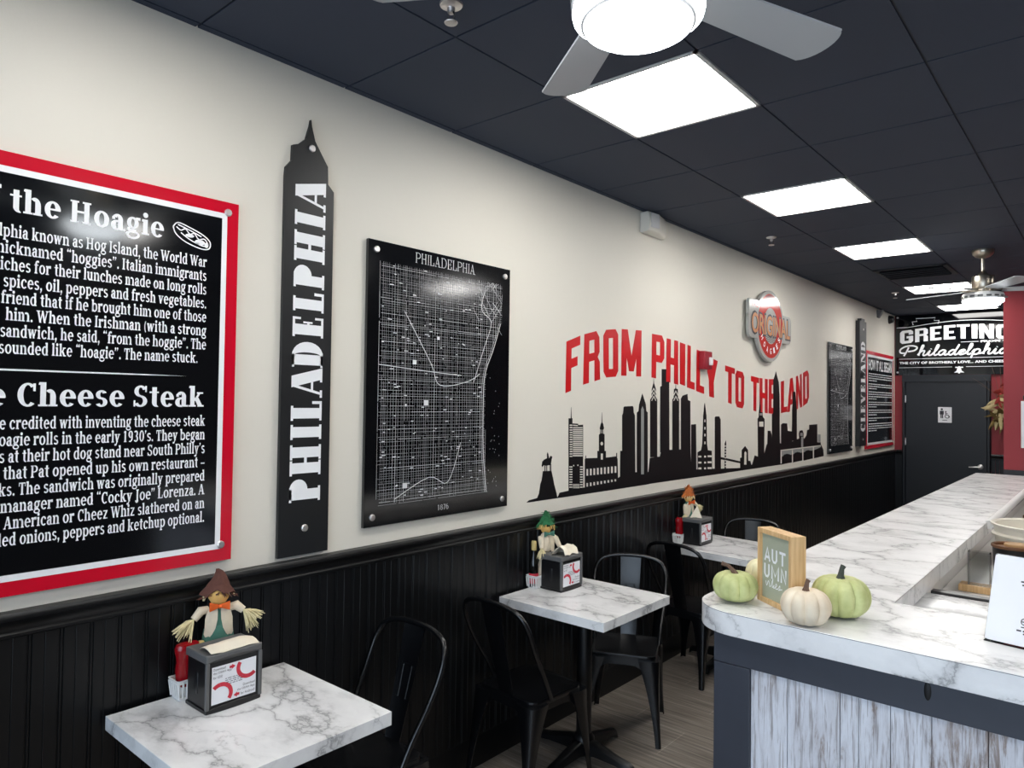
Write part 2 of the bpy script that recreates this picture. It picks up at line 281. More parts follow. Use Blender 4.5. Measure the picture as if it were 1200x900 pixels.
# ------------------------------------------------------------------ lettering
def serif(ch, S, T):                   # (advance, polygons); cap height 1, x-height .74
    X = .74; s = .075; P = []
    def st(x, y0, y1, foot=1, top=0):
        P.append(rect(x, y0, x+S, y1))
        if foot: P.append(rect(x-s, y0, x+S+s, y0+T))
        if top == 1: P.append([(x-s, y1-T*1.3), (x, y1-T*1.6), (x+S, y1), (x-s*.6, y1)]); 
        if top == 2: P.append(rect(x-s, y1-T, x+S+s, y1))
    def dg(x0, y0, x1, y1, wd): P.append([(x0, y0), (x0+wd, y0), (x1+wd, y1), (x1, y1)])
    def rg(*a): P.extend(ring(*a))
    def rc(*a): P.append(rect(*a))
    def arch(x0, x1): rg((x0+x1)/2, .42, (x1-x0)/2, .34, S, T*1.7, 0, 130)
    k = T*1.2
    if ch == 'a': P.append(rect(.34, 0, .34+S, .5)); rc(.34, 0, .36+S+.1, T); rg(.32-.02+S/2-.1, .49, .26, .27, S, T*1.4, 0, 150); rc(.06, .49, .2, .62); rg(.27, .22, .26, .24, S, k, 60, 300); rc(.26,.37,.4,.37+k); rc(.26,-.02,.36,-.02+k); w_ = .44+S
    elif ch == 'b': st(.07, 0, 1.06, 0, 1); rg(.40, .37, .34, .39, S, k); w_ = .76
    elif ch == 'c': rg(.36, .37, .34, .39, S, k, 45, 318); rc(.46, .5, .62, .64); w_ = .66
    elif ch == 'd': rg(.36, .37, .34, .39, S, k); st(.47, 0, 1.06, 0, 1); rc(.47, 0, .54+S, T); w_ = .56+S
    elif ch == 'e': rg(.36, .37, .34, .39, S, k, 0, 318); rc(.12, .35, .68, .35+T); w_ = .70
    elif ch == 'f': st(.1, 0, .82, 1, 0); rg(.37, .80, .27, .28, S, T*1.5, 70, 180); rc(.36, .9, .52, 1.06); rc(0, X-T, .46, X); w_ = .47
    elif ch == 'g': rg(.33, .47, .29, .29, S*.9, k); rg(.34, -.1, .34, .21, S*.6, T*1.3); rc(.08, .07, .2, .24); rc(.2,.06,.5,.18); rc(.48, .62, .70, .76); w_ = .70
    elif ch == 'h': st(.07, 0, 1.06, 1, 1); arch(.07+S*.6, .70); st(.70-S, 0, .44); w_ = .78
    elif ch == 'i': st(.08, 0, X, 1, 1); P.append(ell(.08+S/2, .95, .13, .13, 12)); w_ = .17+S
    elif ch == 'j': st(.1, -.1, X, 0, 1); P.append(ell(.1+S/2, .95, .13, .13, 12)); rg(-.02+S/2, -.1, .12+S/2, .2, S, k, 180, 360); w_ = .2+S
    elif ch == 'k': st(.07, 0, 1.06, 1, 1); dg(.26, .3, .52, X, T*1.6); dg(.5, 0, .26, .46, S*1.1); rc(.46, 0, .80, T); rc(.42, X-T, .76, X); w_ = .80
    elif ch == 'l': st(.08, 0, 1.06, 1, 1); w_ = .17+S
    elif ch == 'm': st(.07, 0, X, 1, 1); arch(.07+S*.6, .64); st(.64-S, 0, .44); arch(.64-S*.4, 1.16); st(1.16-S, 0, .44); w_ = 1.23
    elif ch == 'n': st(.07, 0, X, 1, 1); arch(.07+S*.6, .70); st(.70-S, 0, .44); w_ = .78
    elif ch == 'o': rg(.37, .37, .35, .39, S, k); w_ = .74
    elif ch == 'p': st(.07, -.3, X, 1, 1); rg(.40, .37, .34, .39, S, k); w_ = .76
    elif ch == 'q': rg(.36, .37, .34, .39, S, k); st(.47, -.3, X, 1, 0); w_ = .76
    elif ch == 'r': st(.07, 0, X, 1, 1); rg(.42, .44, .28, .32, S, T*1.7, 60, 150); rc(.40, .54, .58, .76); w_ = .58
    elif ch == 's': rg(.29, .545, .25, .215, S*.85, k, 25, 270); rg(.29, .2, .27, .22, S*.85, k, -155, 90); w_ = .58
    elif ch == 't': st(.13, .15, .95, 0, 0); rg(.37, .2, .24, .22, S, k, 180, 290); rc(0, X-T, .46, X); w_ = .48
    elif ch == 'u': st(.06, .25, X, 0, 1); rg(.36, .30, .30, .32, S, T*1.7, 180, 300); st(.66-S, 0, X, 0, 1); rc(.66-S, 0, .74, T); w_ = .76
    elif ch == 'v': dg(.22, 0, .03, X, S); dg(.24, 0, .52, X, T*1.3); rc(-.02, X-T, .32, X); rc(.42, X-T, .7, X); w_ = .68
    elif ch == 'w': dg(.20, 0, .03, X, S); dg(.22, 0, .42, X, T*1.3); dg(.56, 0, .40, X, S); dg(.58, 0, .82, X, T*1.3); rc(-.02, X-T, .30, X); rc(.74, X-T, 1.0, X); w_ = 1.0
    elif ch == 'x': dg(.40, 0, .04, X, S); dg(.04, 0, .46, X, T*1.4); rc(-.02, 0, .24, T); rc(.36, 0, .70, T); rc(0, X-T, .32, X); rc(.40, X-T, .66, X); w_ = .68
    elif ch == 'y': dg(.24, 0, .03, X, S); dg(.12, -.3, .52, X, T*1.4); rc(-.02, X-T, .32, X); rc(.42, X-T, .7, X); rc(.0, -.3, .2, -.14); w_ = .69
    elif ch == 'z': rc(.04, 0, .58, k); rc(.04, X-k, .58, X); dg(.05, k, .36, X-k, S); w_ = .62
    elif ch == 'A': dg(.06, 0, .36, 1, T*1.2); dg(.62, 0, .32, 1, S*1.1); rc(.2, .3, .62, .3+T); rc(-.02, 0, .24, T); rc(.52, 0, .94, T); w_ = .92
    elif ch == 'B': st(.08, 0, 1, 1, 2); rg(.40, .74, .32, .26, S, T*1.1, -90, 90); rg(.42, .27, .36, .27, S, T*1.1, -90, 90); rc(.2, .48, .44, .56); rc(.08,0,.44,T); rc(.08,1-T,.42,1); w_ = .84
    elif ch == 'C': rg(.44, .5, .40, .52, S, T*1.2, 48, 312); rc(.64, .66, .74, 1.0); w_ = .80
    elif ch == 'D': st(.08, 0, 1, 1, 2); rg(.42, .5, .46, .5, S, T*1.1, -90, 90); rc(.08, 0, .44, T); rc(.08, 1-T, .44, 1); w_ = .94
    elif ch == 'E': st(.08, 0, 1, 1, 2); rc(.08, 0, .70, T); rc(.08, 1-T, .68, 1); rc(.2, .46, .54, .46+T); rc(.62, 0, .70, .28); rc(.60, .74, .68, 1); rc(.48, .36, .54, .66); w_ = .78
    elif ch == 'H': st(.08, 0, 1, 1, 2); st(.62, 0, 1, 1, 2); rc(.2, .46, .7, .46+T*1.2); w_ = .76+S
    elif ch == 'I': st(.09, 0, 1, 1, 2); w_ = .20+S
    elif ch == 'J': st(.2, 0, 1, 0, 2); rg(.13+S/2, .02, .12+S/2, .24, S, k, 180, 360); w_ = .34+S
    elif ch == 'L': st(.08, 0, 1, 1, 2); rc(.08, 0, .68, T); rc(.58, 0, .68, .32); w_ = .72
    elif ch == 'P': st(.08, 0, 1, 1, 2); rg(.42, .71, .36, .29, S, T*1.1, -90, 90); rc(.1, .42, .44, .42+T); rc(.1, 1-T, .44, 1); w_ = .80
    elif ch == 'S': rg(.37, .74, .31, .28, S*.9, k, 20, 270); rg(.36, .26, .33, .28, S*.9, k, -155, 90); rc(.58, .70, .66, 1); rc(.04, 0, .12, .30); w_ = .74
    elif ch == 'T': st(.38-S/2, 0, 1, 1, 0); rc(.02, 1-T*1.2, .74, 1); rc(.02, .68, .09, 1); rc(.67, .68, .74, 1); w_ = .77
    elif ch == 'V': dg(.34, 0, .02, 1, S); dg(.36, 0, .70, 1, T*1.3); rc(-.04, 1-T, .40, 1); rc(.56, 1-T, .92, 1); w_ = .90
    elif ch == 'N': rc(.10, 0, .10+T*1.2, 1); rc(.0, 0, .30, T); rc(.78, 0, .78+T*1.2, 1); rc(.64, 1-T, .98, 1); dg(.66, 0, .06, 1, S); rc(-.02, 1-T, .2, 1); w_ = .98
    elif ch == 'W': dg(.30, 0, .04, 1, S); dg(.32, 0, .60, 1, T*1.3); dg(.78, 0, .52, 1, S); dg(.80, 0, 1.08, 1, T*1.3); rc(-.03, 1-T, .36, 1); rc(.98, 1-T, 1.3, 1); w_ = 1.26
    elif ch == '1': st(.22, 0, 1, 1, 0); P.append([(.08, .78), (.24, .86), (.26, 1), (.2, 1)]); w_ = .62
    elif ch == '9': rg(.36, .68, .30, .33, S, k); rg(.30, .40, .36, .42, S, k, -120, 40); w_ = .70
    elif ch == '3': rg(.32, .74, .28, .27, S, k, -90, 150); rg(.32, .27, .32, .29, S, k, -150, 90); w_ = .70
    elif ch == '0': rg(.36, .5, .33, .52, S, k); w_ = .72
    elif ch == '8': rg(.36, .75, .27, .26, S*.9, k); rg(.36, .27, .32, .29, S, k); w_ = .72
    elif ch == '7': rc(.06, 1-k, .64, 1); dg(.2, 0, .46, 1-k, S); w_ = .68
    elif ch == '6': rg(.36, .32, .31, .34, S, k); rg(.44, .55, .38, .48, S, k, 95, 200); w_ = .70
    elif ch == '.': P.append(ell(.14, .08, .11, .11, 10)); w_ = .28
    elif ch == ',': P.append(ell(.14, .08, .11, .11, 10)); P.append([(.12, -.02), (.25, .06), (.12, -.24), (.06, -.2)]); w_ = .28
    elif ch in '\u201c\u201d\u2019':
        for q in ((.12,) if ch == '\u2019' else (.12, .38)):
            P.append(ell(q, .93, .1, .1, 10)); P.append([(q-.1, .92), (q+.02, .84), (q+.06, 1.1), (q+.02, 1.14)] if ch == '\u201c' else [(q-.02, .84), (q+.1, .94), (q-.04, .68), (q-.09, .72)])
        w_ = .26 if ch == '\u2019' else .52
    elif ch == '(': rg(.5, .4, .42, .7, S*.6, T, 130, 230); w_ = .36
    elif ch == '\u2013': rc(.04, .3, .6, .42); w_ = .64
    else: w_ = .34
    return w_, P
def serif_line(txt, S=.22, T=.09, sp=.055):
    x = 0; out = []; pos = []
    for ch in txt:
        a, P = serif(ch, S, T); pos.append(x); out += [[(u+x, v) for u, v in p] for p in P]; x += a+(sp if ch != ' ' else 0)
    return x-sp, out, pos
_sans = {}
def sans(txt, bold=0.0, shear=0.0):    # polygons of plain sans lettering, normalised to height 1 of a capital, start x = 0
    key = (txt, bold, shear)
    if key not in _sans:
        cu = bpy.data.curves.new('t', 'FONT'); cu.body = txt; cu.size = 1; cu.offset = bold; cu.shear = shear; cu.resolution_u = 3
        ob = bpy.data.objects.new('t', cu); C.objects.link(ob); dg = bpy.context.evaluated_depsgraph_get()
        me = bpy.data.meshes.new_from_object(ob.evaluated_get(dg))
        ps = [[(me.vertices[i].co.x, me.vertices[i].co.y) for i in p.vertices] for p in me.polygons]
        bpy.data.objects.remove(ob); bpy.data.curves.remove(cu); bpy.data.meshes.remove(me)
        xs = [u for p in ps for u, v in p]; ys = [v for p in ps for u, v in p]
        _sans[key] = (ps, min(xs), max(xs), min(ys), max(ys))
    return _sans[key]
def sans_box(txt, x0, y0, x1, y1, bold=0., shear=0.):
    ps, a, b, c, d = sans(txt, bold, shear)
    return [[(x0+(u-a)/(b-a)*(x1-x0), y0+(v-c)/(d-c)*(y1-y0)) for u, v in p] for p in ps]
def fix(ps):                            # counter-clockwise polygons
    out = []
    for p in ps:
        A = sum(p[i][0]*p[(i+1) % len(p)][1]-p[(i+1) % len(p)][0]*p[i][1] for i in range(len(p)))
        out.append(p if A > 0 else p[::-1])
    return out
def on_left(x): return lambda u, v, w=0: (x+w, u, v)          # picture-right = +y, facing +x
def on_back(y): return lambda u, v, w=0: (u, y-w, v)          # picture-right = +x, facing -y

# ------------------------------------------------------------------ room
RX, YF, YB, H = 5.2, -2.1, 11.08, 3.05
ROWS1 = (.496, 2.325, 4.154, 5.983, 8.421, 10.25); ROWS2 = (-.1134, 1.7154, 3.5442, 5.373, 7.2018); TS = .6096
lights = [(.644, y) for y in ROWS1] + [(3.082, y) for y in ROWS2]
struct(MB().box((-.1, YF, -.1), (RX+.1, YB+.1, 0)).build('floor', M['floor'], smooth=False))
b = MB(); b.box((-.1, YF-.1, H+.007), (RX+.1, YB+.1, H+.1)); b.k = 1
ny0 = int((YF-2.325)/TS)-1
for i in range(-1, 10):
    for j in range(ny0, 16):
        x0, y0 = .034+i*TS, 2.325+j*TS; g = .004
        if any(abs(x0-lx) < .1 and abs(y0-ly) < .1 for lx, ly in lights): continue
        a, c = max(x0+g, 0.0), max(y0+g, YF); e, f = min(x0+TS-g, RX), min(y0+TS-g, YB)
        if a < e and c < f: b.box((a, c, H), (e, f, H+.008))
struct(b.build('ceiling', [M['seam'], M['ceil']], smooth=False))
struct(MB().box((-.1, YF, 0), (0, YB+.1, H+.01)).build('wall_left', M['cream'], smooth=False))
# beadboard wainscot on the left wall
def bead(y0, y1, sp=.081):
    pts = [(0, y0)]; y = y0
    while y < y1:
        for dy, dx in ((0, .010), (.002, .006), (.005, .006), (.007, .0098), (.012, .0098), (.014, .007), (.016, .010), (.046, .010), (.0475, .0085), (.049, .010)):
            if y+dy < y1: pts.append((dx, y+dy))
        y += sp
    pts += [(.010, y1), (0, y1)]; return pts
p = bead(YF, YB); b = MB(); n = len(p)
b.loft([[(x, y, .14) for x, y in p], [(x, y, 1.105) for x, y in p]], cap=False)
struct(b.build('trim_1', M['black_paint'], smooth=False))
prof = [(0, 1.092), (.016, 1.092), (.020, 1.096), (.020, 1.104), (.014, 1.110), (.014, 1.120), (.018, 1.130), (.030, 1.140), (.036, 1.146), (.036, 1.158), (.030, 1.166), (0, 1.168)]
def extr_y(prof, y0, y1): return MB().loft([[(x, y, z) for x, z in prof] for y in (y0, y1)])
struct(extr_y(prof, YF, YB).build('trim_2', M['black_paint']))
struct(extr_y([(0, 0), (.016, 0), (.016, .125), (.011, .14), (.011, .148), (0, .15)], YF, YB).build('baseboard_left', M['black_paint']))
# back wall: black wainscot, red above it, black sign over the door
struct(MB().box((-.1, YB, 0), (RX+.1, YB+.1, H)).build('wall_back', M['red'], smooth=False))
b = MB(); b.box((0.0, YB-.012, 0), (.10, YB, 1.10)); 
for i in range(30):
    x = 1.135+i*.0445
    if x < 2.6: b.box((x, YB-.012, 0), (x+.041, YB, 1.10))
struct(b.build('trim_3', M['black_paint'], smooth=False))
b = MB()
for x0, x1 in ((0, .10), (1.135, 2.6)):
    b.loft([[(x, YB-px, z) for px, z in prof] for x in (x0, x1)])
struct(b.build('trim_4', M['black_paint']))
struct(MB().box((RX, YF, 0), (RX+.1, YB, H)).build('wall_right', M['kitchen'], smooth=False))
# partition: red pier that ends the bar
PY = 9.1
b = MB(); b.box((1.469, PY, 1.125), (RX, PY+.16, H)); b.k = 1; b.box((1.465, PY-.012, 0), (RX, PY+.17, 1.125))
struct(b.build('wall_partition', [M['red'], M['black_paint']], smooth=False))
# shop front behind the camera
b = MB(); b.box((0, YF-.1, 0), (RX, YF, .4)); b.box((0, YF-.1, 2.72), (RX, YF, H)); b.box((0, YF-.1, .4), (.3, YF, 2.72)); b.box((RX-.3, YF-.1, .4), (RX, YF, 2.72))
struct(b.build('wall_front', M['kitchen'], smooth=False))
wd = MB().box((.3, YF-.055, .4), (4.9, YF-.05, 2.72)).build('window_1', M['glass'], smooth=False); struct(wd)
b = MB()
for x in (.3, 1.45, 2.6, 3.75, 4.86): b.box((x, YF-.08, .4), (x+.04, YF-.02, 2.72))
for z in (.4, 2.68): b.box((.3, YF-.08, z), (4.9, YF-.02, z+.04))
b.build('window_frame', M['dark'], wd, smooth=False)

# restroom door
dr = MB().box((.147, YB-.035, .01), (1.089, YB-.001, 2.118)).build('door_1', M['black_door'], smooth=False, bevel=.003); struct(dr)
b = MB()
fp = [(0, 0), (.045, 0), (.045, .018), (.035, .03), (.012, .03), (0, .022)]
for s_, x in ((1, .103), (-1, 1.133)):
    b.loft([[(x+s_*u, YB-.001-v*1.6, z) for u, v in fp] for z in (0, 2.207)])
b.box((.103, YB-.05, 2.118), (1.133, YB-.001, 2.207))
b.build('door_frame', M['black_door'], dr)
for z in (1.88, 1.29, .3): MB().box((.140, YB-.046, z-.05), (.152, YB-.030, z+.05)).build('hinge', M['steel'], dr, bevel=.002)
b = MB(); b.lathe([(.032, 0), (.034, .006), (.028, .014), (.012, .018), (.012, .05), (0.001, .052)], n=20)
hb = b.build('handle', M['steel'], dr); hb.location = (1.02, YB-.036, .995); hb.rotation_euler = (radians(90), 0, 0)
MB().tube([(1.02, YB-.085, .995), (.99, YB-.088, .995), (.93, YB-.086, .99), (.895, YB-.08, .988)], [.011, .010, .008, .007], 10).build('lever', M['steel'], hb).matrix_parent_inverse = (Matrix.Translation(hb.location) @ hb.rotation_euler.to_matrix().to_4x4()).inverted()
t = thing('restroom_sign', 'small white restroom sign with person and wheelchair symbols on black door', 'sign', (.617, YB-.036, 1.563))
f_ = lambda u, v, w=0: (u, -w, v)
MB().prism(rrect(-.08, 0, .08, .21, .006), .005, f_).build('plate', M['white_print'], t)
b = MB(); g = lambda u, v, w=0: (u, -.0062, v)
b.flat(fix([ell(-.035, .18, .014, .014), rect(-.058, .11, -.012, .16), rect(-.05, .06, -.037, .115), rect(-.033, .06, -.02, .115), ell(.012, .148, .009, .009)]
    + ring(.028, .085, .028, .028, .008, .008, 120, 380) + band([(.012, .138), (.014, .105), (.038, .104), (.05, .075), (.06, .078)], .01) + band([(.013, .122), (.036, .122)], .007) + [rect(-.028, .03, .028, .037)]), g)
b.build('symbols', M['ink'], t, smooth=False)

# ------------------------------------------------------------------ signs on the left wall
def bolt(parent, x, y, z, r=.013):
    b = MB(); b.lathe([(r*.9, 0), (r, .002), (r, .006), (r*.8, .009), (r*.35, .0095), (.001, .009)], n=18)
    o = b.build('standoff_screw', M['steel'], parent); o.location = (x, y, z); o.rotation_euler = (0, radians(90), 0); return o
# large hoagie history sign
t = thing('history_sign', 'big red-bordered black sign telling the hoagie and cheese steak history', 'sign', (0, .806, 1.213))
mp = lambda u, v, w=0: (.008+w, u-.806, v-1.213)
Y0, Y1, Z0, Z1 = .35, 1.263, 1.213, 2.468
MB().box((.004, Y0-.806, 0), (.02, Y1-.806, Z1-Z0)).build('red_border', M['sign_red'], t, smooth=False, bevel=.001)
MB().box((.0195, Y0+.042-.806, .042), (.0206, Y1-.042-.806, Z1-Z0-.042)).build('white_border', M['white_print'], t, smooth=False)
MB().box((.020, Y0+.061-.806, .061), (.0212, Y1-.061-.806, Z1-Z0-.061)).build('panel', M['gloss_black'], t, smooth=False)
b = MB(); mt = lambda u, v, w=0: (.0216, u-.806, v-1.213)
def put(txt, y0, y1, z, h, pre='', S=.20, T=.085):
    wf, ps, pos = serif_line(pre+txt, S, T); x0 = pos[len(pre)]; k = (y1-y0)/(wf-x0)
    b.flat(fix([[(y0+(u-x0)*k, z+v*h) for u, v in q] for q in ps if all(y0+(u-x0)*k > Y0+.065 for u, v in q)]), mt)
for i, (pre, tx, yl) in enumerate((('Philade', 'lphia known as Hog Island, the World War', .557), ('', 'nicknamed \u201choggies\u201d. Italian immigrants', .553), ('sandw', 'iches for their lunches made on long rolls', .562),
        ('', 'spices, oil, peppers and fresh vegetables.', .570), ('', 'friend that if he brought him one of those', .566), ('', 'him. When the Irishman (with a strong', .578), ('', 'sandwich, he said, \u201cfrom the hoggie\u201d. The', .566), ('', 'sounded like \u201choagie\u201d. The name stuck.', .564))):
    put(tx, yl, 1.150+.0008*i if i < 7 else 1.127, 2.227-i*.0471, .035, pre)
for i, (pre, tx, yl) in enumerate((('ar', 'e credited with inventing the cheese steak', .571), ('h', 'oagie rolls in the early 1930\u2019s. They began', .571), ('', 's at their hot dog stand near South Philly\u2019s', .573), ('', 'that Pat opened up his own restaurant \u2013', .583),
        ('stea', 'ks. The sandwich was originally prepared', .573), ('', 'manager named \u201cCocky Joe\u201d Lorenza. A', .579), ('', ', American or Cheez Whiz slathered on an', .573), ('gril', 'led onions, peppers and ketchup optional.', .576))):
    put(tx, yl, 1.157+.0008*i, 1.684-i*.0468, .035, pre)
put('the Hoagie', .580, 1.005, 2.301, .066, 'of ', .23, .08); put('Cheese Steak', .609, 1.151, 1.749, .066, 'The ', .23, .08)
b.flat(fix([[(.42, 1.849), (.95, 1.8495), (1.09, 1.8512), (.95, 1.8535), (.42, 1.855)]]), mt)
ic = []                                # hoagie line drawing
for pts in ([(1.034, 2.345), (1.05, 2.362), (1.09, 2.352), (1.135, 2.335), (1.16, 2.315), (1.157, 2.292), (1.13, 2.287), (1.08, 2.30), (1.045, 2.322), (1.034, 2.345)], [(1.045, 2.347), (1.06, 2.338), (1.075, 2.345), (1.09, 2.330), (1.105, 2.335), (1.12, 2.318), (1.14, 2.322), (1.152, 2.308)], [(1.06, 2.33), (1.09, 2.312), (1.13, 2.298), (1.15, 2.30)], [(1.05, 2.355), (1.09, 2.343), (1.13, 2.328)]):
    ic += band(smooth_line(pts, 4), .004)
ic += [ell(1.125, 2.308, .018, .009), ell(1.09, 2.325, .015, .006), ell(1.148, 2.302, .007, .009)]
b.flat(fix(ic), mt)
b.build('lettering', M['white_print'], t, smooth=False)
for y, z in ((1.222, 2.430), (1.222, 1.270), (.39, 2.430), (.39, 1.270)): bolt(t, .0205, y-.806, z-1.213)

# tall vertical town signs
def tower_sign(name, label, outline, word, yc, z0, zt0, zt1, half, depth, S, bolts, stencil=True):
    t = thing(name, label, 'sign', (0, yc, z0))
    mp = lambda u, v, w=0: (.004+w, u-yc, v-z0)
    MB().prism(outline, depth-.004, mp).build('panel', M['satin_black'], t, smooth=False, bevel=.001)
    wf, ps, pos = serif_line(word, S, .075, .10); kz = (zt1-zt0)/wf; b = MB()
    g = lambda u, v, w=0: (depth+.0006, u-yc, v-z0)
    # letters turned a quarter so that the word reads upwards
    b.flat(fix([[(yc+half-v*2*half, zt0+u*kz) for u, v in p] for p in ps]), g)
    b.build('lettering', M['white_print'], t, smooth=False)
    if stencil:
        b = MB()
        for v0 in (.30, .70): b.flat(fix([rect(yc+half-v0*2*half-.0035, zt0, yc+half-v0*2*half+.0035, zt1)]), lambda u, v, w=0: (depth+.0010, u-yc, v-z0))
        b.build('stencil_bridge', M['satin_black'], t, smooth=False)
    for z in bolts: bolt(t, depth, 0, z-z0, .014)
ol = [(1.445, 1.183), (1.665, 1.183), (1.662, 2.605), (1.635, 2.63), (1.632, 2.70), (1.60, 2.745), (1.572, 2.785), (1.556, 2.84), (1.552, 2.865), (1.548, 2.84), (1.532, 2.785), (1.50, 2.755), (1.474, 2.745), (1.472, 2.685), (1.448, 2.655), (1.445, 2.62)]
tower_sign('tower_sign', 'tall tower-shaped black sign lettered PHILADELPHIA upwards in white', ol, 'PHILADELPHIA', 1.556, 1.183, 1.385, 2.62, .068, .02, .36, (1.285, 2.752), False)
ol = [(9.11, 1.29), (9.40, 1.29), (9.40, 2.80), (9.33, 2.80), (9.33, 2.83), (9.18, 2.83), (9.18, 2.80), (9.11, 2.80)]
tower_sign('tower_sign', 'narrow black vertical sign lettered CLEVELAND between the far map and red-bordered sign', ol, 'CLEVELAND', 9.255, 1.29, 1.46, 2.56, .095, .05, .30, (1.37, 2.70), False)

# street map signs
def map_sign(label, y0, y1, z0, z1, title, year, seed):
    yc = (y0+y1)/2; t = thing('street_map_sign', label, 'sign', (0, yc, z0)); rnd = random.Random(seed)
    MB().box((.004, y0-yc, 0), (.02, y1-yc, z1-z0)).build('panel', M['gloss_black'], t, smooth=False, bevel=.001)
    g = lambda u, v, w=0: (.0204, u-yc, v-z0); b = MB(); W, Hh = y1-y0, z1-z0
    a0, a1, c0, c1 = y0+.062, y1-.06, z0+.085, z1-.085
    Q = []
    riv = smooth_line([(a1-.01, c1-.20), (a1-.06, c1-.33), (a1-.12, c1-.46), (a1-.13, c0+.42), (a1-.125, c0+.2), (a1-.10, c0)], 6)
    def river_x(z):
        for (x_, z_), (x2, z2) in zip(riv, riv[1:]):
            if z2 <= z <= z_: return x_+(x2-x_)*(z_-z)/max(1e-6, z_-z2)
        return a1
    z = c0
    while z < c1:
        xe = river_x(z); lit = rnd.random() < .22; x = a0+rnd.random()*.02
        while x < xe:
            ln = rnd.uniform(.03, .22); Q.append((rect(x, z, min(x+ln, xe), z+rnd.uniform(.0008, .0016)), lit)); x += ln+rnd.choice((0, .004, .012))
        z += rnd.uniform(.008, .019)
    x = a0
    while x < a1-.01:
        lit = rnd.random() < .18; z = c0+rnd.random()*.03
        while z < c1:
            if x > river_x(z): z += .03; continue
            ln = rnd.uniform(.05, .35); Q.append((rect(x, z, x+rnd.uniform(.0008, .0018), min(z+ln, c1)), lit)); z += ln+rnd.choice((0, .005, .015))
        x += rnd.uniform(.009, .019)
    for k in range(26):                # slanting streets of the north-east corner
        x, z = a1-.17+rnd.random()*.17, c1-.22+rnd.random()*.22; an = rnd.choice((.9, .95, -.65, 2.2)); ln = rnd.uniform(.03, .12)
        pts = [(x, z), (min(a1, x+ln*cos(an)), min(c1, z+ln*sin(an)))]; Q += [(q, True) for q in band(pts, .0014)]
    for off, wd in ((0, .004), (-.012, .0015)): Q += [(q, True) for q in band([(u+off, v) for u, v in riv], wd)]
    for pts in ([(a0+.14, c1-.2), (a0+.3, c1-.42), (a0+.36, c1-.52), (a1-.25, c1-.50), (a1-.16, c1-.46)], [(a0, c1-.44), (a0+.3, c1-.46), (a0+.5, c1-.47)], [(a0+.1, c0+.02), (a0+.3, c0+.1), (a0+.42, c0+.07), (a0+.5, c0+.25)], [(a1-.12, c1-.02), (a1-.15, c1-.14), (a1-.08, c1-.2), (a1-.13, c1-.33), (a1-.2, c1-.5)]):
        Q += [(q, True) for q in band(smooth_line(pts, 5), .003)]
    for k in range(150):               # tiny place names
        x, z = rnd.uniform(a0, a1-.15), rnd.uniform(c0, c1); Q.append((rect(x, z, x+rnd.uniform(.006, .022), z+.0035), True))
    for k in range(28): x, z = rnd.uniform(a1-.09, a1), rnd.uniform(c0, c1-.45); Q.append((ell(x, z, .002, .003, 8), False))
    for k in range(70): z = c0+k*(c1-c0-.45)/70; x = river_x(z); Q.append((rect(x, z, x+rnd.uniform(.006, .016), z+.002), False))
    for u, v, s_ in ((.43, .70, .016), (.245, .585, .022), (.335, .41, .026), (.19, .405, .012), (.185, .06, .026), (.43, .90, .012)):
        Q.append((rect(a0+u*(a1-a0)*1.0, c0+v*(c1-c0), a0+u*(a1-a0)+s_, c0+v*(c1-c0)+s_*.9), True))
    for q, lit in Q:
        b.k = 1 if lit else 0; b.flat(fix([q]), (lambda u, v, w=0: (.0206, u-yc, v-z0)) if lit else g)
    b.build('street_print', [M['map_grey'], M['map_lite']], t, smooth=False)
    b = MB(); h = lambda u, v, w=0: (.0209, u-yc, v-z0)
    wf, ps, _ = serif_line(title, .10, .045, .09); k = .385/wf*min(1, W/.9); b.flat(fix([[(yc-wf*k/2+u*k, z1-.062+v*.046) for u, v in p] for p in ps]), h)
    if year:
        wf, ps, _ = serif_line(year, .12, .05, .06); k = .07/wf; b.flat(fix([[(yc-.035+u*k, z0+.03+v*.024) for u, v in p] for p in ps]), h)
    b.build('lettering', M['map_lite'], t, smooth=False)
    for y in (y0+.042, y1-.042):
        for z in (z0+.04, z1-.04): bolt(t, .02, y-yc, z-z0, .014)
map_sign('black street map sign titled PHILADELPHIA, left of the skyline', 1.838, 2.744, 1.246, 2.455, 'PHILADELPHIA', '1876', 3)
map_sign('glossy black street map sign right of the skyline, far along the wall', 8.03, 8.925, 1.25, 2.466, 'CLEVELAND', None, 11)

# far red-bordered text sign
y0, y1, z0, z1 = 9.515, 10.918, 1.238, 2.468; yc = (y0+y1)/2
t = thing('story_sign', 'far red-bordered black text sign headed HOW IT ALL BEGAN beside the corner', 'sign', (0, yc, z0))
MB().box((.004, y0-yc, 0), (.02, y1-yc, z1-z0)).build('red_border', M['sign_red'], t, smooth=False)
MB().box((.0195, y0-yc+.05, .045), (.0206, y1-yc-.05, z1-z0-.045)).build('white_border', M['white_print'], t, smooth=False)
MB().box((.020, y0-yc+.08, .075), (.0214, y1-yc-.08, z1-z0-.075)).build('panel', M['gloss_black'], t, smooth=False)
b = MB(); g = lambda u, v, w=0: (.0220, u-yc, v-z0)
b.flat(fix(sans_box('HOW IT ALL BEGAN', y0+.11, z1-.24, y1-.11, z1-.105, .02)), g); rnd = random.Random(5); z = z1-.29
for para in (4, 3, 4, 3, 3, 2, 4):
    for k in range(para):
        x = y0+.11; xe = y1-.11 if k < para-1 else y0+.5
        while x < xe: ln = rnd.uniform(.03, .1); b.flat([rect(x, z, min(x+ln, xe), z+.011)], g); x += ln+.014
        z -= .029
    z -= .014
b.build('lettering', M['white_print'], t, smooth=False)
for y in (y0+.05, y1-.05):
    for z in (z0+.05, z1-.05): bolt(t, .0205, y-yc, z-z0)

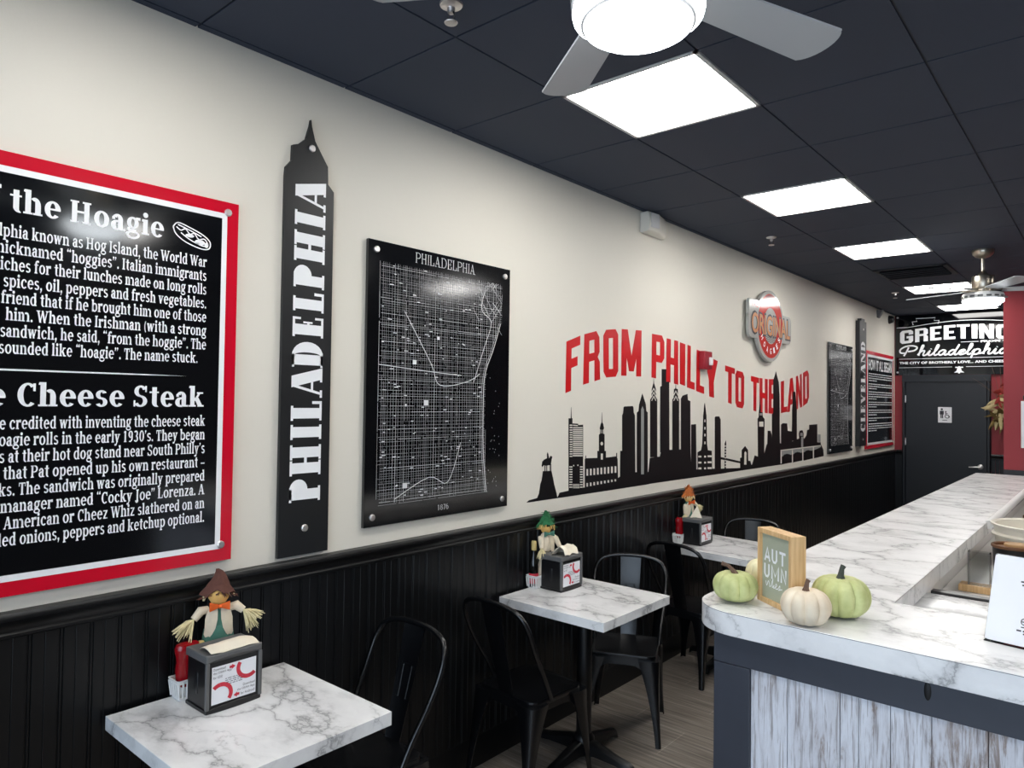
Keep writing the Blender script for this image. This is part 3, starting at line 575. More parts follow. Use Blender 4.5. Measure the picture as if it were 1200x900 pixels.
# round logo sign
lc = Vector((0, 6.255, 2.475)); t = thing('round_logo_sign', 'round red and silver logo sign lettered THE ORIGINAL above the skyline lettering', 'sign', (0, lc.y, lc.z))
mk = lambda x: (lambda u, v, w=0: (x+w, u, v))
b = MB(); b.prism(ell(0, 0, .325, .315, 48), .03, mk(.02)); b.prism(rrect(-.48, -.13, .52, .125, .06), .03, mk(.0202)); b.prism(rrect(-.48, .02, -.18, .20, .03), .03, mk(.0204)); b.build('backing', M['logo_grey'], t, smooth=False, bevel=.003)
MB().flat(ring(0, 0, .295, .285, .13, .125, 0, 360, 48), mk(.0515)).build('red_ring', M['logo_red'], t, smooth=False)
MB().flat([ell(0, 0, .16, .155, 40)], mk(.0512)).build('centre_disc', M['logo_grey'], t, smooth=False)
b = MB(); b.flat([ell(0, .175, .17, .105, 24, 10, 170)], mk(.0522)); b.build('bun_drawing', M['maroon'], t, smooth=False)
b = MB(); q = []
for k in range(4): q += band([(-.11+.02*i, -.085-.018*k+.008*sin(i*2)) for i in range(12)], .006)
b.flat(fix(q), mk(.0524)); b.build('line_drawing', M['ink'], t, smooth=False)
b = MB(); q = sans_box('ORIGINAL', -.45, -.105, .495, .105, .05); b.flat(fix(q), mk(.0526)); b.build('letter_shadow', M['ink'], t, smooth=False)
b = MB(); q = sans_box('ORIGINAL', -.43, -.088, .475, .088, .018); b.flat(fix(q), mk(.0535)); b.build('lettering', M['tan'], t, smooth=False)
b = MB(); b.flat(fix(sans_box('THE', -.44, .135, -.29, .175, .02)), mk(.0530)); b.build('small_lettering', M['logo_red'], t, smooth=False)
b = MB()
for i, ch in enumerate('HOAGIES'):
    an = radians(-90+(i-3)*20); q = sans_box(ch, -.018, -.026, .018, .026, .02); r0 = .23
    b.flat(fix([[(r0*cos(an)+u*cos(an+pi/2)-v*sin(an+pi/2), r0*sin(an)*.97+u*sin(an+pi/2)+v*cos(an+pi/2)) for u, v in p] for p in q]), mk(.0530))
b.build('arc_lettering', M['white_print'], t, smooth=False)

# skyline decal and slogan
def W2(px, py): p = P2(px, py, 0, .002); return (p.y, p.z)
def crop(x0, y0, s): return lambda pts: [W2(x0+x/s, y0+y/s) for x, y in pts]
A, B_, C_ = crop(620, 460, 6.4286), crop(720, 420, 6.0), crop(830, 420, 6.4267)
blk, crm, gry, archs = [], [], [], []
def R4(f, x0, y0, x1, y1): return f([(x0, y0), (x1, y0), (x1, y1), (x0, y1)])
blk.append(A([(-20, 828), (0, 812), (60, 795), (215, 790), (230, 755), (295, 740), (420, 715), (700, 640), (905, 612), (905, 690), (620, 735), (0, 828)]))
blk.append(A([(60, 797), (75, 760), (85, 690), (95, 660), (105, 592), (170, 590), (185, 660), (190, 690), (205, 745), (215, 792)]))
blk += [A([(95, 552), (100, 520), (115, 505), (135, 495), (152, 495), (165, 475), (176, 485), (170, 512), (165, 545), (130, 552), (112, 548), (100, 562)]), A([(136, 497), (135, 465), (139, 450), (145, 458), (151, 497)]), R4(A, 117, 545, 124, 592), R4(A, 131, 545, 137, 592), R4(A, 156, 540, 161, 592), R4(A, 163, 540, 168, 592)]
blk += [A([(314, 196), (317, 110), (319, 110), (322, 196)]), R4(A, 298, 194, 328, 745), A([(328, 232), (370, 235), (372, 245), (408, 242), (408, 745), (328, 745)])]
for y in range(262, 486, 15): crm.append(R4(A, 330, y, 404, y+8))
crm.append(A([(330, 243), (368, 246), (368, 253), (330, 250)]))
for y in range(242, 490, 18): crm.append(R4(A, 306, y, 326, y+9))
for y in range(556, 716, 19): crm += [R4(A, 304, y, 326, y+9), R4(A, 384, y, 404, y+9)]
for y in range(690, 718, 12): crm.append(R4(A, 330, y, 380, y+6))
crm += [R4(A, 332, 545, 340, 555), R4(A, 364, 543, 372, 553)]
blk += [A([(420, 520), (420, 502), (430, 495), (515, 492), (580, 490), (660, 480), (668, 500), (672, 680), (420, 722)]), R4(A, 425, 475, 431, 500), R4(A, 657, 455, 664, 490)]
blk.append(A([(515, 505), (515, 440), (527, 440), (527, 318), (535, 310), (537, 282), (533, 270), (540, 238), (547, 225), (549, 150), (551, 150), (553, 225), (560, 238), (566, 268), (561, 282), (562, 310), (570, 315), (570, 440), (580, 440), (580, 505)]))
for i in range(9): crm += [R4(A, 432+i*26.5, 577-i*2.7, 445+i*26.5, 626-i*2.7), R4(A, 432+i*26.5, 682-i*3.6, 444+i*26.5, 709-i*5)]
crm += [A(ell(548, 385, 10, 14, 12)), R4(A, 541, 460, 556, 505), R4(A, 540, 280, 544, 308), R4(A, 553, 280, 557, 308)]
blk.append(B_([(-10, 870), (40, 830), (42, 650), (55, 650), (55, 400), (62, 385), (65, 345), (70, 338), (130, 335), (135, 345), (137, 380), (145, 400), (148, 800), (240, 797), (250, 700), (320, 690), (330, 645), (465, 640), (535, 640), (540, 728), (575, 780), (700, 775), (750, 775), (785, 800), (785, 806), (400, 860), (120, 900), (-10, 915)]))
blk.append(B_([(158, 800), (158, 382), (170, 370), (174, 325), (197, 245), (222, 322), (226, 370), (235, 380), (235, 800)])); gry.append(B_([(188, 360), (198, 335), (208, 360), (208, 815), (188, 815)]))
for x0, x1, ya, yb, ap in ((252, 302, 288, 695, 135), (408, 456, 288, 645, 172)):
    xm = (x0+x1)/2; blk.append(B_([(x0, yb), (x0, ya), (x0+9, ya-10), (x0+11, ya-72), (xm-3, ap+40), (xm, ap), (xm+3, ap+40), (x1-9, ya-72), (x1-8, ya-10), (x1, ya), (x1, yb)]))
    for y in (ya-8, ya-36, ya-64) if x0 < 300 else (ya-8, ya-46):
        crm.append(B_([(xm-17, y+16), (xm-1, y-18), (xm-1, y-6), (xm-13, y+20)])); crm.append(B_([(xm+17, y+16), (xm+1, y-18), (xm+1, y-6), (xm+13, y+20)]))
blk += [B_([(322, 660), (322, 200), (333, 192), (333, 75), (365, 75), (365, 165), (386, 165), (388, 660)]), B_([(468, 660), (468, 282), (480, 262), (515, 250), (518, 292), (535, 300), (537, 740)]), B_([(540, 740), (540, 465), (575, 462), (578, 785), (540, 785)])]
blk.append(B_([(585, 785), (585, 660), (610, 645), (618, 600), (622, 500), (625, 400), (634, 315), (637, 315), (648, 400), (652, 600), (658, 645), (685, 650), (688, 785)]))
for y in (684, 726, 767): crm += [R4(B_, 590, y, 612, y+13), R4(B_, 631, y, 644, y+13), R4(B_, 655, y-2, 684, y+11)]
for y in (430, 482, 530, 585): crm.append(R4(B_, 632, y, 641, y+18))
blk.append(B_([(706, 790), (706, 415), (712, 408), (738, 408), (748, 430), (750, 790)]))
blk.append(C_([(-10, 880), (-10, 838), (100, 830), (240, 825), (330, 800), (350, 730), (375, 740), (420, 722), (440, 650), (480, 600), (545, 640), (600, 640), (690, 600), (720, 600), (740, 640), (848, 645), (868, 688), (870, 735), (800, 752), (545, 800), (0, 882)]))
blk += [C_([(90, 742), (140, 752), (240, 775), (240, 790), (140, 768), (90, 760)]), C_([(122, 835), (124, 640), (134, 615), (136, 640), (134, 835)]), C_([(240, 830), (240, 750), (252, 745), (252, 690), (278, 660), (300, 690), (302, 770), (318, 772), (330, 825)])]; crm.append(C_([(270, 800), (272, 710), (280, 700), (288, 710), (288, 800)]))
for y in range(655, 820, 22): crm.append(R4(C_, 125, y, 133, y+10))
blk += [C_([(375, 745), (372, 455), (380, 440), (381, 405), (392, 300), (396, 405), (410, 405), (412, 440), (425, 455), (422, 745)])]; crm.append(R4(C_, 383, 476, 415, 514)); gry += [R4(C_, 386, 412, 408, 430)]
blk += [C_([(480, 660), (480, 422), (490, 410), (490, 165), (504, 120), (510, 95), (516, 120), (532, 180), (538, 270), (540, 660)]), C_([(445, 660), (448, 545), (470, 545), (478, 575), (485, 660)]), C_([(548, 660), (548, 500), (560, 488), (595, 490), (600, 545), (632, 550), (632, 660)]), C_([(630, 620), (632, 390), (640, 250), (655, 250), (668, 390), (668, 620)]),
        C_([(683, 565), (690, 545), (710, 540), (718, 562), (718, 668), (690, 668)]), C_([(720, 650), (722, 605), (740, 580), (745, 540), (760, 535), (760, 500), (822, 495), (822, 650)]), R4(C_, 822, 632, 848, 655)]
gry += [R4(C_, 700, 590, 716, 668), R4(C_, 692, 560, 712, 584), R4(C_, 826, 572, 846, 630)]
gry.append(C_([(545, 692), (848, 655), (848, 668), (800, 690), (720, 706), (640, 722), (545, 742)]))
for x, yt, yb in ((545, 700, 792), (630, 690, 782), (708, 680, 770), (788, 668, 752)): crm.append(C_([(x, yt), (x+8, yt), (x+8, yb), (x, yb+1)]))
crm.append(C_([(545, 690), (848, 653), (848, 660), (545, 697)]))
for x, y, wd in ((592, 770, 36), (672, 756, 34), (752, 742, 32)): archs.append(C_([(x-wd, y+28), (x-wd, y-25), (x-wd*.6, y-45), (x, y-52), (x+wd*.6, y-48), (x+wd, y-32), (x+wd, y+12)]))
t = tag(MB().flat(fix(blk), lambda u, v, w=0: (.0012, u, v)).build('skyline_decal', M['vinyl'], smooth=False), 'black skyline decal of two cities on the cream wall above the chair rail', 'wall decal')
b = MB(); b.flat(fix(crm), lambda u, v, w=0: (.0018, u, v)).build('window_cutouts', M['cream'], t, smooth=False)
MB().flat(fix(gry), lambda u, v, w=0: (.0016, u, v)).build('grey_detail', M['window_grey'], t, smooth=False)
for q in archs: MB().flat([q], lambda u, v, w=0: (.0024, u, v)).build('bridge_arch', M['vinyl'], t, smooth=False)
# slogan letters (unit squares), placed one by one along a wave
GL = {'F': [rect(0, 0, .38, 1), rect(0, .82, 1, 1), rect(0, .44, .82, .62)], 'R': [rect(0, 0, .34, 1), rect(0, .84, .8, 1), rect(0, .42, .8, .58), [(.66, .46), (.8, .42), (1, .56), (1, .86), (.8, 1), (.66, .9)], [(.66, .5), (.66, 0), (1, 0), (1, .36), (.84, .5)]],
      'O': [rect(0, .12, .36, .88), rect(.64, .12, 1, .88), [(0, .88), (.36, .82), (.64, .82), (1, .88), (.82, 1), (.18, 1)], [(.18, 0), (.82, 0), (1, .12), (.64, .17), (.36, .17), (0, .12)]],
      'M': [rect(0, 0, .26, 1), rect(.74, 0, 1, 1), [(0, 1), (.3, 1), (.62, .1), (.38, .1)], [(.7, 1), (1, 1), (.62, .1), (.38, .1)]],
      'P': [rect(0, 0, .36, 1), rect(0, .84, .8, 1), rect(0, .38, .8, .54), [(.64, .46), (.8, .38), (1, .5), (1, .86), (.8, 1), (.64, .9)]], 'H': [rect(0, 0, .36, 1), rect(.64, 0, 1, 1), rect(0, .42, 1, .58)], 'I': [rect(0, 0, 1, 1)],
      'L': [rect(0, 0, .46, 1), rect(0, 0, 1, .17)], 'Y': [[(.28, 0), (.66, 0), (.66, .45), (.28, .45)], [(.28, .4), (.66, .45), (.34, 1), (0, 1)], [(.28, .45), (.66, .4), (1, 1), (.66, 1)]],
      'T': [rect(0, .84, 1, 1), rect(.31, 0, .69, 1)], 'E': [rect(0, 0, .42, 1), rect(0, 0, 1, .17), rect(0, .83, 1, 1), rect(0, .42, .86, .58)],
      'A': [[(0, 0), (.32, 0), (.62, 1), (.32, 1)], [(.68, 0), (1, 0), (.68, 1), (.38, 1)], rect(.2, .2, .8, .36)], 'N': [rect(0, 0, .32, 1), rect(.68, 0, 1, 1), [(0, 1), (.34, 1), (1, 0), (.66, 0)]],
      'D': [rect(0, 0, .36, 1), rect(.1, .84, .75, 1), rect(.1, 0, .75, .16), [(.64, .16), (.75, 0), (1, .14), (1, .86), (.75, 1), (.64, .84)]]}
SL = [('F', (175, 228), (228, 205), (226, 400), (171, 424)), ('R', (243, 200), (300, 185), (303, 372), (238, 392)), ('O', (315, 184), (372, 180), (372, 361), (316, 365)), ('M', (385, 180), (461, 186), (459, 361), (383, 357)),
      ('P', (500, 198), (548, 207), (546, 376), (498, 364)), ('H', (556, 215), (600, 226), (600, 392), (553, 380)), ('I', (606, 230), (627, 238), (626, 397), (606, 389)), ('L', (635, 240), (663, 250), (662, 412), (633, 402)), ('L', (670, 258), (700, 270), (698, 427), (668, 416)), ('Y', (700, 278), (750, 302), (752, 447), (704, 432)),
      ('T', (778, 318), (815, 330), (814, 470), (778, 456)), ('O', (817, 336), (851, 346), (850, 483), (817, 476)), ('T', (876, 358), (907, 366), (906, 496), (876, 488)), ('H', (909, 366), (940, 371), (940, 501), (909, 495)), ('E', (944, 371), (969, 370), (970, 503), (943, 501)),
      ('L', (990, 380), (1016, 372), (1014, 495), (990, 500)), ('A', (1016, 372), (1044, 362), (1046, 488), (1014, 497)), ('N', (1047, 361), (1069, 350), (1071, 476), (1048, 487)), ('D', (1074, 347), (1096, 334), (1097, 456), (1074, 474))]
f5 = crop(610, 330, 3.2432); t = thing('slogan_lettering', 'wavy red wall lettering reading FROM PHILLY TO THE LAND', 'wall lettering', (0, 5.3, 2.0))
for ch, tl, tr, br, bl in SL:
    tl, tr, br, bl = f5([tl, tr, br, bl]); out = []
    for p in GL[ch]:
        q = []
        for i in range(len(p)):
            q.append(p[i])
        out.append([((bl[0]*(1-u)+br[0]*u)*(1-v)+(tl[0]*(1-u)+tr[0]*u)*v-5.3, (bl[1]*(1-u)+br[1]*u)*(1-v)+(tl[1]*(1-u)+tr[1]*u)*v-2.0) for u, v in q])
    MB().flat(fix(out), lambda u, v, w=0: (.0009, u, v)).build('letter', M['letter_red'], t, smooth=False)

# greeting sign over the restroom door
gx0, gx1, gz0, gz1 = .012, 1.550, 2.209, 3.047; yp = YB-.022
t = thing('greeting_sign', 'wide glossy black sign over the door lettered GREETINGS FROM Philadelphia', 'sign', (.781, YB, gz0))
MB().box((gx0-.781, -.022, 0), (gx1-.781, -.004, gz1-gz0)).build('panel', mat('mirror_black_acrylic', (12, 13, 16), .06), t, smooth=False, bevel=.001)
g = lambda u, v, w=0: (u-.781, -.0226, v-gz0); b = MB()
GL['G'] = [rect(0, .14, .34, .86), [(0, .86), (.34, .80), (.66, .80), (1, .86), (.84, 1), (.16, 1)], [(.16, 0), (.84, 0), (1, .14), (.66, .20), (.34, .20), (0, .14)], rect(.66, .64, 1, .86), rect(.66, .14, 1, .54), rect(.50, .38, 1, .54)]
GL['S'] = [rect(0, .56, .34, .86), [(0, .86), (.34, .80), (.66, .80), (1, .86), (.84, 1), (.16, 1)], [(.16, 0), (.84, 0), (1, .14), (.66, .20), (.34, .20), (0, .14)], rect(.66, .68, 1, .86), rect(.66, .14, 1, .46), rect(0, .14, .34, .32), [(0, .56), (.16, .42), (.84, .42), (1, .46), (.84, .58), (.16, .58)]]
for ch, x0, x1 in (('G', .072, .235), ('R', .258, .415), ('E', .440, .575), ('E', .602, .737), ('T', .752, .900), ('I', .922, .985), ('N', 1.008, 1.168), ('G', 1.190, 1.352), ('S', 1.372, 1.500)):
    zb = lambda u: 2.645+.045*sin((u-.07)/1.42*pi)
    b.flat([[(x0+u*(x1-x0), zb(x0+u*(x1-x0))+v*(.182+.008*sin((x0-.07)/1.42*pi))) for u, v in p] for p in GL[ch]], g)
b.flat(fix(sans_box('FROM', 1.02, 2.632, 1.235, 2.658, .05)), g); b.flat(fix([rect(.80, 2.643, 1.0, 2.648), rect(1.26, 2.643, 1.42, 2.648)]), g)
for off in (2.895,): b.flat(fix(band([(.03+i*.05, off-.02+.06*sin(max(0, (i*.05-.15))/1.3*pi)) for i in range(30)], .007)), g)
b.flat(fix([rect(.06, 2.432, 1.5, 2.437), rect(.06, 2.312, .70, 2.317), rect(.86, 2.312, 1.5, 2.317)]), g)
b.flat(fix(sans_box('THE CITY OF BROTHERLY LOVE... AND CHEESESTEAKS', .065, 2.362, 1.50, 2.396, .04)), g)
b.flat(fix(band([(.235, 2.905), (.222, 2.95), (.282, 2.952), (.268, 2.992), (.502, 2.992), (.488, 2.952), (.548, 2.95), (.535, 2.905)], .009)), g)
b.flat(fix([rect(.735, 2.30, .825, 2.315), [(.752, 2.262), (.808, 2.262), (.80, 2.30), (.76, 2.30)], [(.722, 2.238), (.838, 2.238), (.808, 2.262), (.752, 2.262)], ell(.78, 2.235, .012, .012, 10), rect(.772, 2.315, .788, 2.322)]), g)
# script word: brush strokes, slanted
def script(word, x0, z0, h, wtot):
    st = {'P': (1.05, [[(.40, .92), (.36, .45), (.28, 0)], [(.30, .30), (.02, .36), (-.04, .70), (.22, 1.02), (.62, 1.06), (.90, .86), (.78, .56), (.44, .46)]]),
          'h': (.55, [[(.02, .05), (.14, .5), (.2, 1.0), (.1, 1.0), (.09, 0)], [(.09, .3), (.22, .5), (.34, .48), (.32, .1), (.4, 0), (.55, .12)]]), 'i': (.3, [[(-.02, .12), (.1, .5), (.08, .1), (.16, 0), (.3, .12)], [(.12, .66), (.13, .70)]]),
          'l': (.3, [[(-.02, .12), (.16, .6), (.2, 1.0), (.1, 1.0), (.08, .2), (.16, 0), (.3, .12)]]), 'a': (.55, [[(.38, .45), (.2, .52), (.04, .3), (.1, .02), (.26, .08), (.38, .45), (.36, .1), (.44, 0), (.55, .12)]]),
          'd': (.55, [[(.36, .42), (.2, .5), (.04, .28), (.1, .02), (.26, .08), (.4, .6), (.46, 1.05), (.38, .5), (.36, .1), (.44, 0), (.55, .12)]]), 'e': (.42, [[(-.02, .12), (.16, .24), (.32, .4), (.24, .5), (.08, .4), (.04, .18), (.16, 0), (.42, .14)]]),
          'p': (.55, [[(.0, .2), (.12, .5), (.08, 0), (.05, -.38)], [(.09, .35), (.25, .52), (.4, .38), (.36, .08), (.2, .0), (.12, .06)], [(.36, .06), (.55, .12)]])}
    tot = sum(st[c][0] for c in word); k = wtot/tot; x = x0; out = []
    for c in word:
        for s_ in st[c][1]:
            pts = smooth_line([(x+u*k+v*h*.30, z0+v*h) for u, v in s_], 5); out += band(pts, .021)
        x += st[c][0]*k
    return out
b.flat(fix(script('Philadelphia', .06, 2.478, .13, 1.27)), g)
b.build('lettering', M['white_print'], t, smooth=False)
for x in (gx0+.03, gx1-.03):
    for z in (.04, gz1-gz0-.03):
        o = bolt(t, x-.781, -.022, z, .014); o.rotation_euler = (radians(90), 0, 0)

# fire alarm, corner camera, wall box
pa = Vector((0, 5.01, 2.10)); t = thing('fire_alarm', 'small red fire alarm strobe mounted over the wall lettering', 'fire alarm', pa)
MB().box((0, -.065, -.062), (.05, .065, .075)).build('housing', M['alarm'], t, bevel=.006)
MB().prism([(.0, -.03), (.045, -.03), (.045, .03), (.0, .03)], .02, lambda u, v, w=0: (.05+w, u, v)).build('strobe_lens', M['white_pl'], t, bevel=.006)
t = thing('wall_speaker', 'white wedge-shaped box high on the wall under the ceiling edge', 'wall box', (0, 4.21, 2.905))
pr = [(0, 0), (0, .135), (.06, .135), (.075, .05), (.065, .01), (.04, 0)]
MB().loft([[(x, -.14, z) for x, z in pr], [(x*1.2, -.02, z) for x, z in pr], [(x*.6, .14, z) for x, z in pr]]).build('housing', M['offwhite'], t, bevel=.006)
MB().loft([[(.0735+.0*i, -.125, .03), (.0745, -.125, .125), (.078, -.125, .125), (.078, -.125, .03)] if i == 0 else [(.086, -.04, .03), (.0865, -.04, .125), (.0905, -.04, .125), (.0905, -.04, .03)] for i in (0, 1)]).build('grille', M['frame_white'], t, smooth=False)
t = thing('security_camera', 'small black dome camera at the far wall corner near the ceiling', 'camera', (0.0, 10.75, 2.965))
MB().lathe([(.05, 0), (.052, .02), (.05, .035), (.036, .055), (.015, .066), (.001, .067)], n=24).build('dome', M['black_pl'], t).rotation_euler = (0, radians(90), 0)
o = MB().lathe([(.058, 0), (.058, .014), (.05, .016)], n=24).build('base_ring', M['dark'], t); o.rotation_euler = (0, radians(90), 0)
t = thing('motion_sensor', 'small grey wedge sensor on wall just left of the dome camera', 'sensor', (0, 10.15, 2.93))
MB().loft([[(0, -.05, 0), (.02, -.03, 0), (.02, .03, 0), (0, .05, 0)], [(0, -.06, .10), (.07, -.05, .10), (.07, .05, .10), (0, .06, .10)]]).build('housing', M['grey_pl'], t, bevel=.004)

# ------------------------------------------------------------------ ceiling fittings
def troffer(x, y, label, grp):
    t = thing('ceiling_light', label, 'ceiling light', (x+TS/2, y+TS/2, H), 0, grp); h = TS/2-.002
    b = MB()
    for a in ((-h, -h, h, -h+.016), (-h, h-.016, h, h), (-h, -h, -h+.016, h), (h-.016, -h, h, h)): b.box((a[0], a[1], -.004), (a[2], a[3], .014))
    b.build('frame', M['frame_white'], t, smooth=False)
    MB().box((-h+.012, -h+.012, 0), (h-.012, h-.012, .010)).build('diffuser', M['panel'], t, smooth=False)
LN = {2.325: 'largest square ceiling light panel, beside the near fan', 4.154: 'second nearest square ceiling light panel, beyond the near fan', 5.983: 'third square ceiling light panel, before the dark air vent', 8.421: 'square ceiling light panel just beyond the air vent, behind far fan blades', 10.25: 'farthest square ceiling light panel, by the greeting sign', .496: 'square ceiling light panel overhead by the near fan'}
for x, y in lights: troffer(x, y, LN[y] if x < 1 else 'square ceiling light panel in the row over the bar', 'ceiling light panels' if x < 1 else 'ceiling light panels over the bar')
t = thing('ceiling_vent', 'dark square air vent in ceiling before the far fan', 'vent', (.949, 7.506, H)); h = .30
b = MB()
for a in ((-h, -h, h, -h+.04), (-h, h-.04, h, h), (-h, -h, -h+.04, h), (h-.04, -h, h, h)): b.box((a[0], a[1], -.012), (a[2], a[3], -.001))
b.build('frame', M['vent'], t, bevel=.003)
for k in range(6):
    y = -.21+k*.084; MB().box((-.26, -.032, -.002), (.26, .032, .002), Matrix.Translation((0, y, -.014)) @ Matrix.Rotation(radians(28), 4, 'X')).build('slat', M['vent'], t, smooth=False)
def sprinkler(x, y, label):
    t = thing('sprinkler_head', label, 'sprinkler', (x, y, H))
    MB().lathe([(.038, 0), (.036, -.006), (.02, -.010), (.012, -.012), (.011, -.03), (.001, -.031)], n=18).build('escutcheon', M['steel'], t)
    b = MB(); b.tube([(-.010, 0, -.028), (-.016, 0, -.04), (-.006, 0, -.058)], .003, 6); b.tube([(.010, 0, -.028), (.016, 0, -.04), (.006, 0, -.058)], .003, 6); b.build('yoke', M['dark'], t)
    MB().lathe([(.020, -.058), (.022, -.060), (.020, -.063), (.001, -.064)], n=16).build('deflector', M['steel'], t)
sprinkler(.40, 5.33, 'sprinkler head on ceiling between second and third light panels'); sprinkler(.50, 8.79, 'sprinkler head on ceiling near the far corner'); sprinkler(.78, 1.56, 'nearest sprinkler head at the top edge of the ceiling')
def fan(x, y, label, a0, blade_mat):
    t = thing('ceiling_fan', label, 'ceiling fan', (x, y, H), 0, 'five-bladed ceiling fans')
    MB().lathe([(.076, 0), (.078, -.012), (.072, -.036), (.052, -.056), (.024, -.066), (.016, -.07)], n=28).build('canopy', M['nickel'], t)
    MB().lathe([(.0135, -.06), (.0135, -.17), (.018, -.175), (.04, -.20), (.045, -.215)], n=20).build('downrod', M['nickel'], t)
    MB().lathe([(.05, -.21), (.076, -.214), (.079, -.222), (.079, -.300), (.074, -.312), (.055, -.315), (.055, -.345), (.001, -.346)], n=32).build('motor', M['nickel'], t)
    for k in range(5):
        an = a0+k*2*pi/5; mt = Matrix.Rotation(an, 4, 'Z')
        br = MB(); br.tube([mt @ Vector((.05, 0, -.322)), mt @ Vector((.11, 0, -.322)), mt @ Vector((.17, 0, -.318))], [.012, .009, .008], 8); br.build('blade_iron', M['nickel'], t)
        ol = [(.13, -.05), (.60, -.070)]+[(.585+.045*cos(radians(q)), .072*sin(radians(q))) for q in range(-72, 73, 12)]+[(.60, .070), (.13, .05)]
        pm = mt @ Matrix.Rotation(radians(-8), 4, 'X'); MB().prism(ol, .006, lambda u, v, w=0: pm @ Vector((u, v, w))).build('blade', blade_mat, t, smooth=False, bevel=.0015).location = (0, 0, -.330)
    lk = MB(); lk.lathe([(.05, -.345), (.12, -.348), (.140, -.356), (.146, -.372), (.146, -.395), (.142, -.405), (.14, -.405)], n=48); lk.build('light_housing', M['white_pl'], t)
    MB().lathe([(.1425, -.403), (.144, -.412), (.141, -.424), (.128, -.434), (.122, -.436)], n=48, cap=False).build('light_ring', M['lamp'], t)
    MB().lathe([(.124, -.430), (.1245, -.4395), (.1175, -.4395), (.117, -.430)], n=48, cap=False).build('trim_ring', M['grey_pl'], t)
    MB().lathe([(.120, -.436), (.117, -.446), (.10, -.456), (.06, -.463), (.001, -.465)], n=48, cap=False).build('lamp_shade', M['lamp'], t)
    b = MB()
    for k in range(16):
        an = 2*pi*k/16; b.cbox((0, 0, 0), (.004, .035, .014), Matrix.Rotation(an, 4, 'Z') @ Matrix.Translation((.1455, 0, -.384)))
    b.build('light_slots', M['grey_pl'], t, smooth=False)
fan(1.60, 1.335, 'near white ceiling fan with lit round lamp at the top edge', radians(70), M['blade']); fan(1.57, 6.78, 'far nickel ceiling fan with lit lamp before the red wall', radians(14), M['blade'])

# ------------------------------------------------------------------ tables and chairs
def make_table(label, loc, rz):
    t = thing('cafe_table', label, 'table', loc, rz, 'square cafe tables along the wall')
    MB().box((-.31, -.305, .758), (.31, .305, .801)).build('tabletop', M['marble_t'], t, smooth=False, bevel=.0015)
    MB().lathe([(.038, .05), (.038, .74)], n=24).build('column', M['iron'], t)
    MB().box((-.2, -.2, .742), (.2, .2, .757)).build('mounting_plate', M['iron'], t, bevel=.003)
    for k in range(4):
        mt = Matrix.Rotation(k*pi/2, 4, 'Z'); rings = []
        for x, zt, hw, hh in ((.0, .105, .036, .09), (.08, .095, .034, .06), (.2, .065, .03, .035), (.265, .055, .028, .035), (.285, .042, .026, .042)):
            zb = max(.0, zt-hh); rings.append([mt @ Vector(v) for v in ((x, -hw, zb), (x, hw, zb), (x, hw*.8, zt-.01), (x, hw*.4, zt), (x, -hw*.4, zt), (x, -hw*.8, zt-.01))])
        MB().loft(rings).build('foot', M['iron'], t, bevel=.003)
    MB().lathe([(.05, .03), (.055, .10), (.042, .12), (.038, .125)], n=24).build('collar', M['iron'], t)
    return t
T1 = (.345, 1.166); T2 = (.345, 2.982); T3 = (.345, 4.70)
t1 = make_table('nearest square white marble-topped table under the history sign', (*T1, 0), 0)
for lb, p, rz in (('middle square white marble-topped table below the street map', T2, 0), ('far square white marble-topped table beyond the middle table', T3, radians(-6))):
    c = copy_tree(t1); c.location = (*p, 0); c.rotation_euler = (0, 0, rz); c['label'] = lb

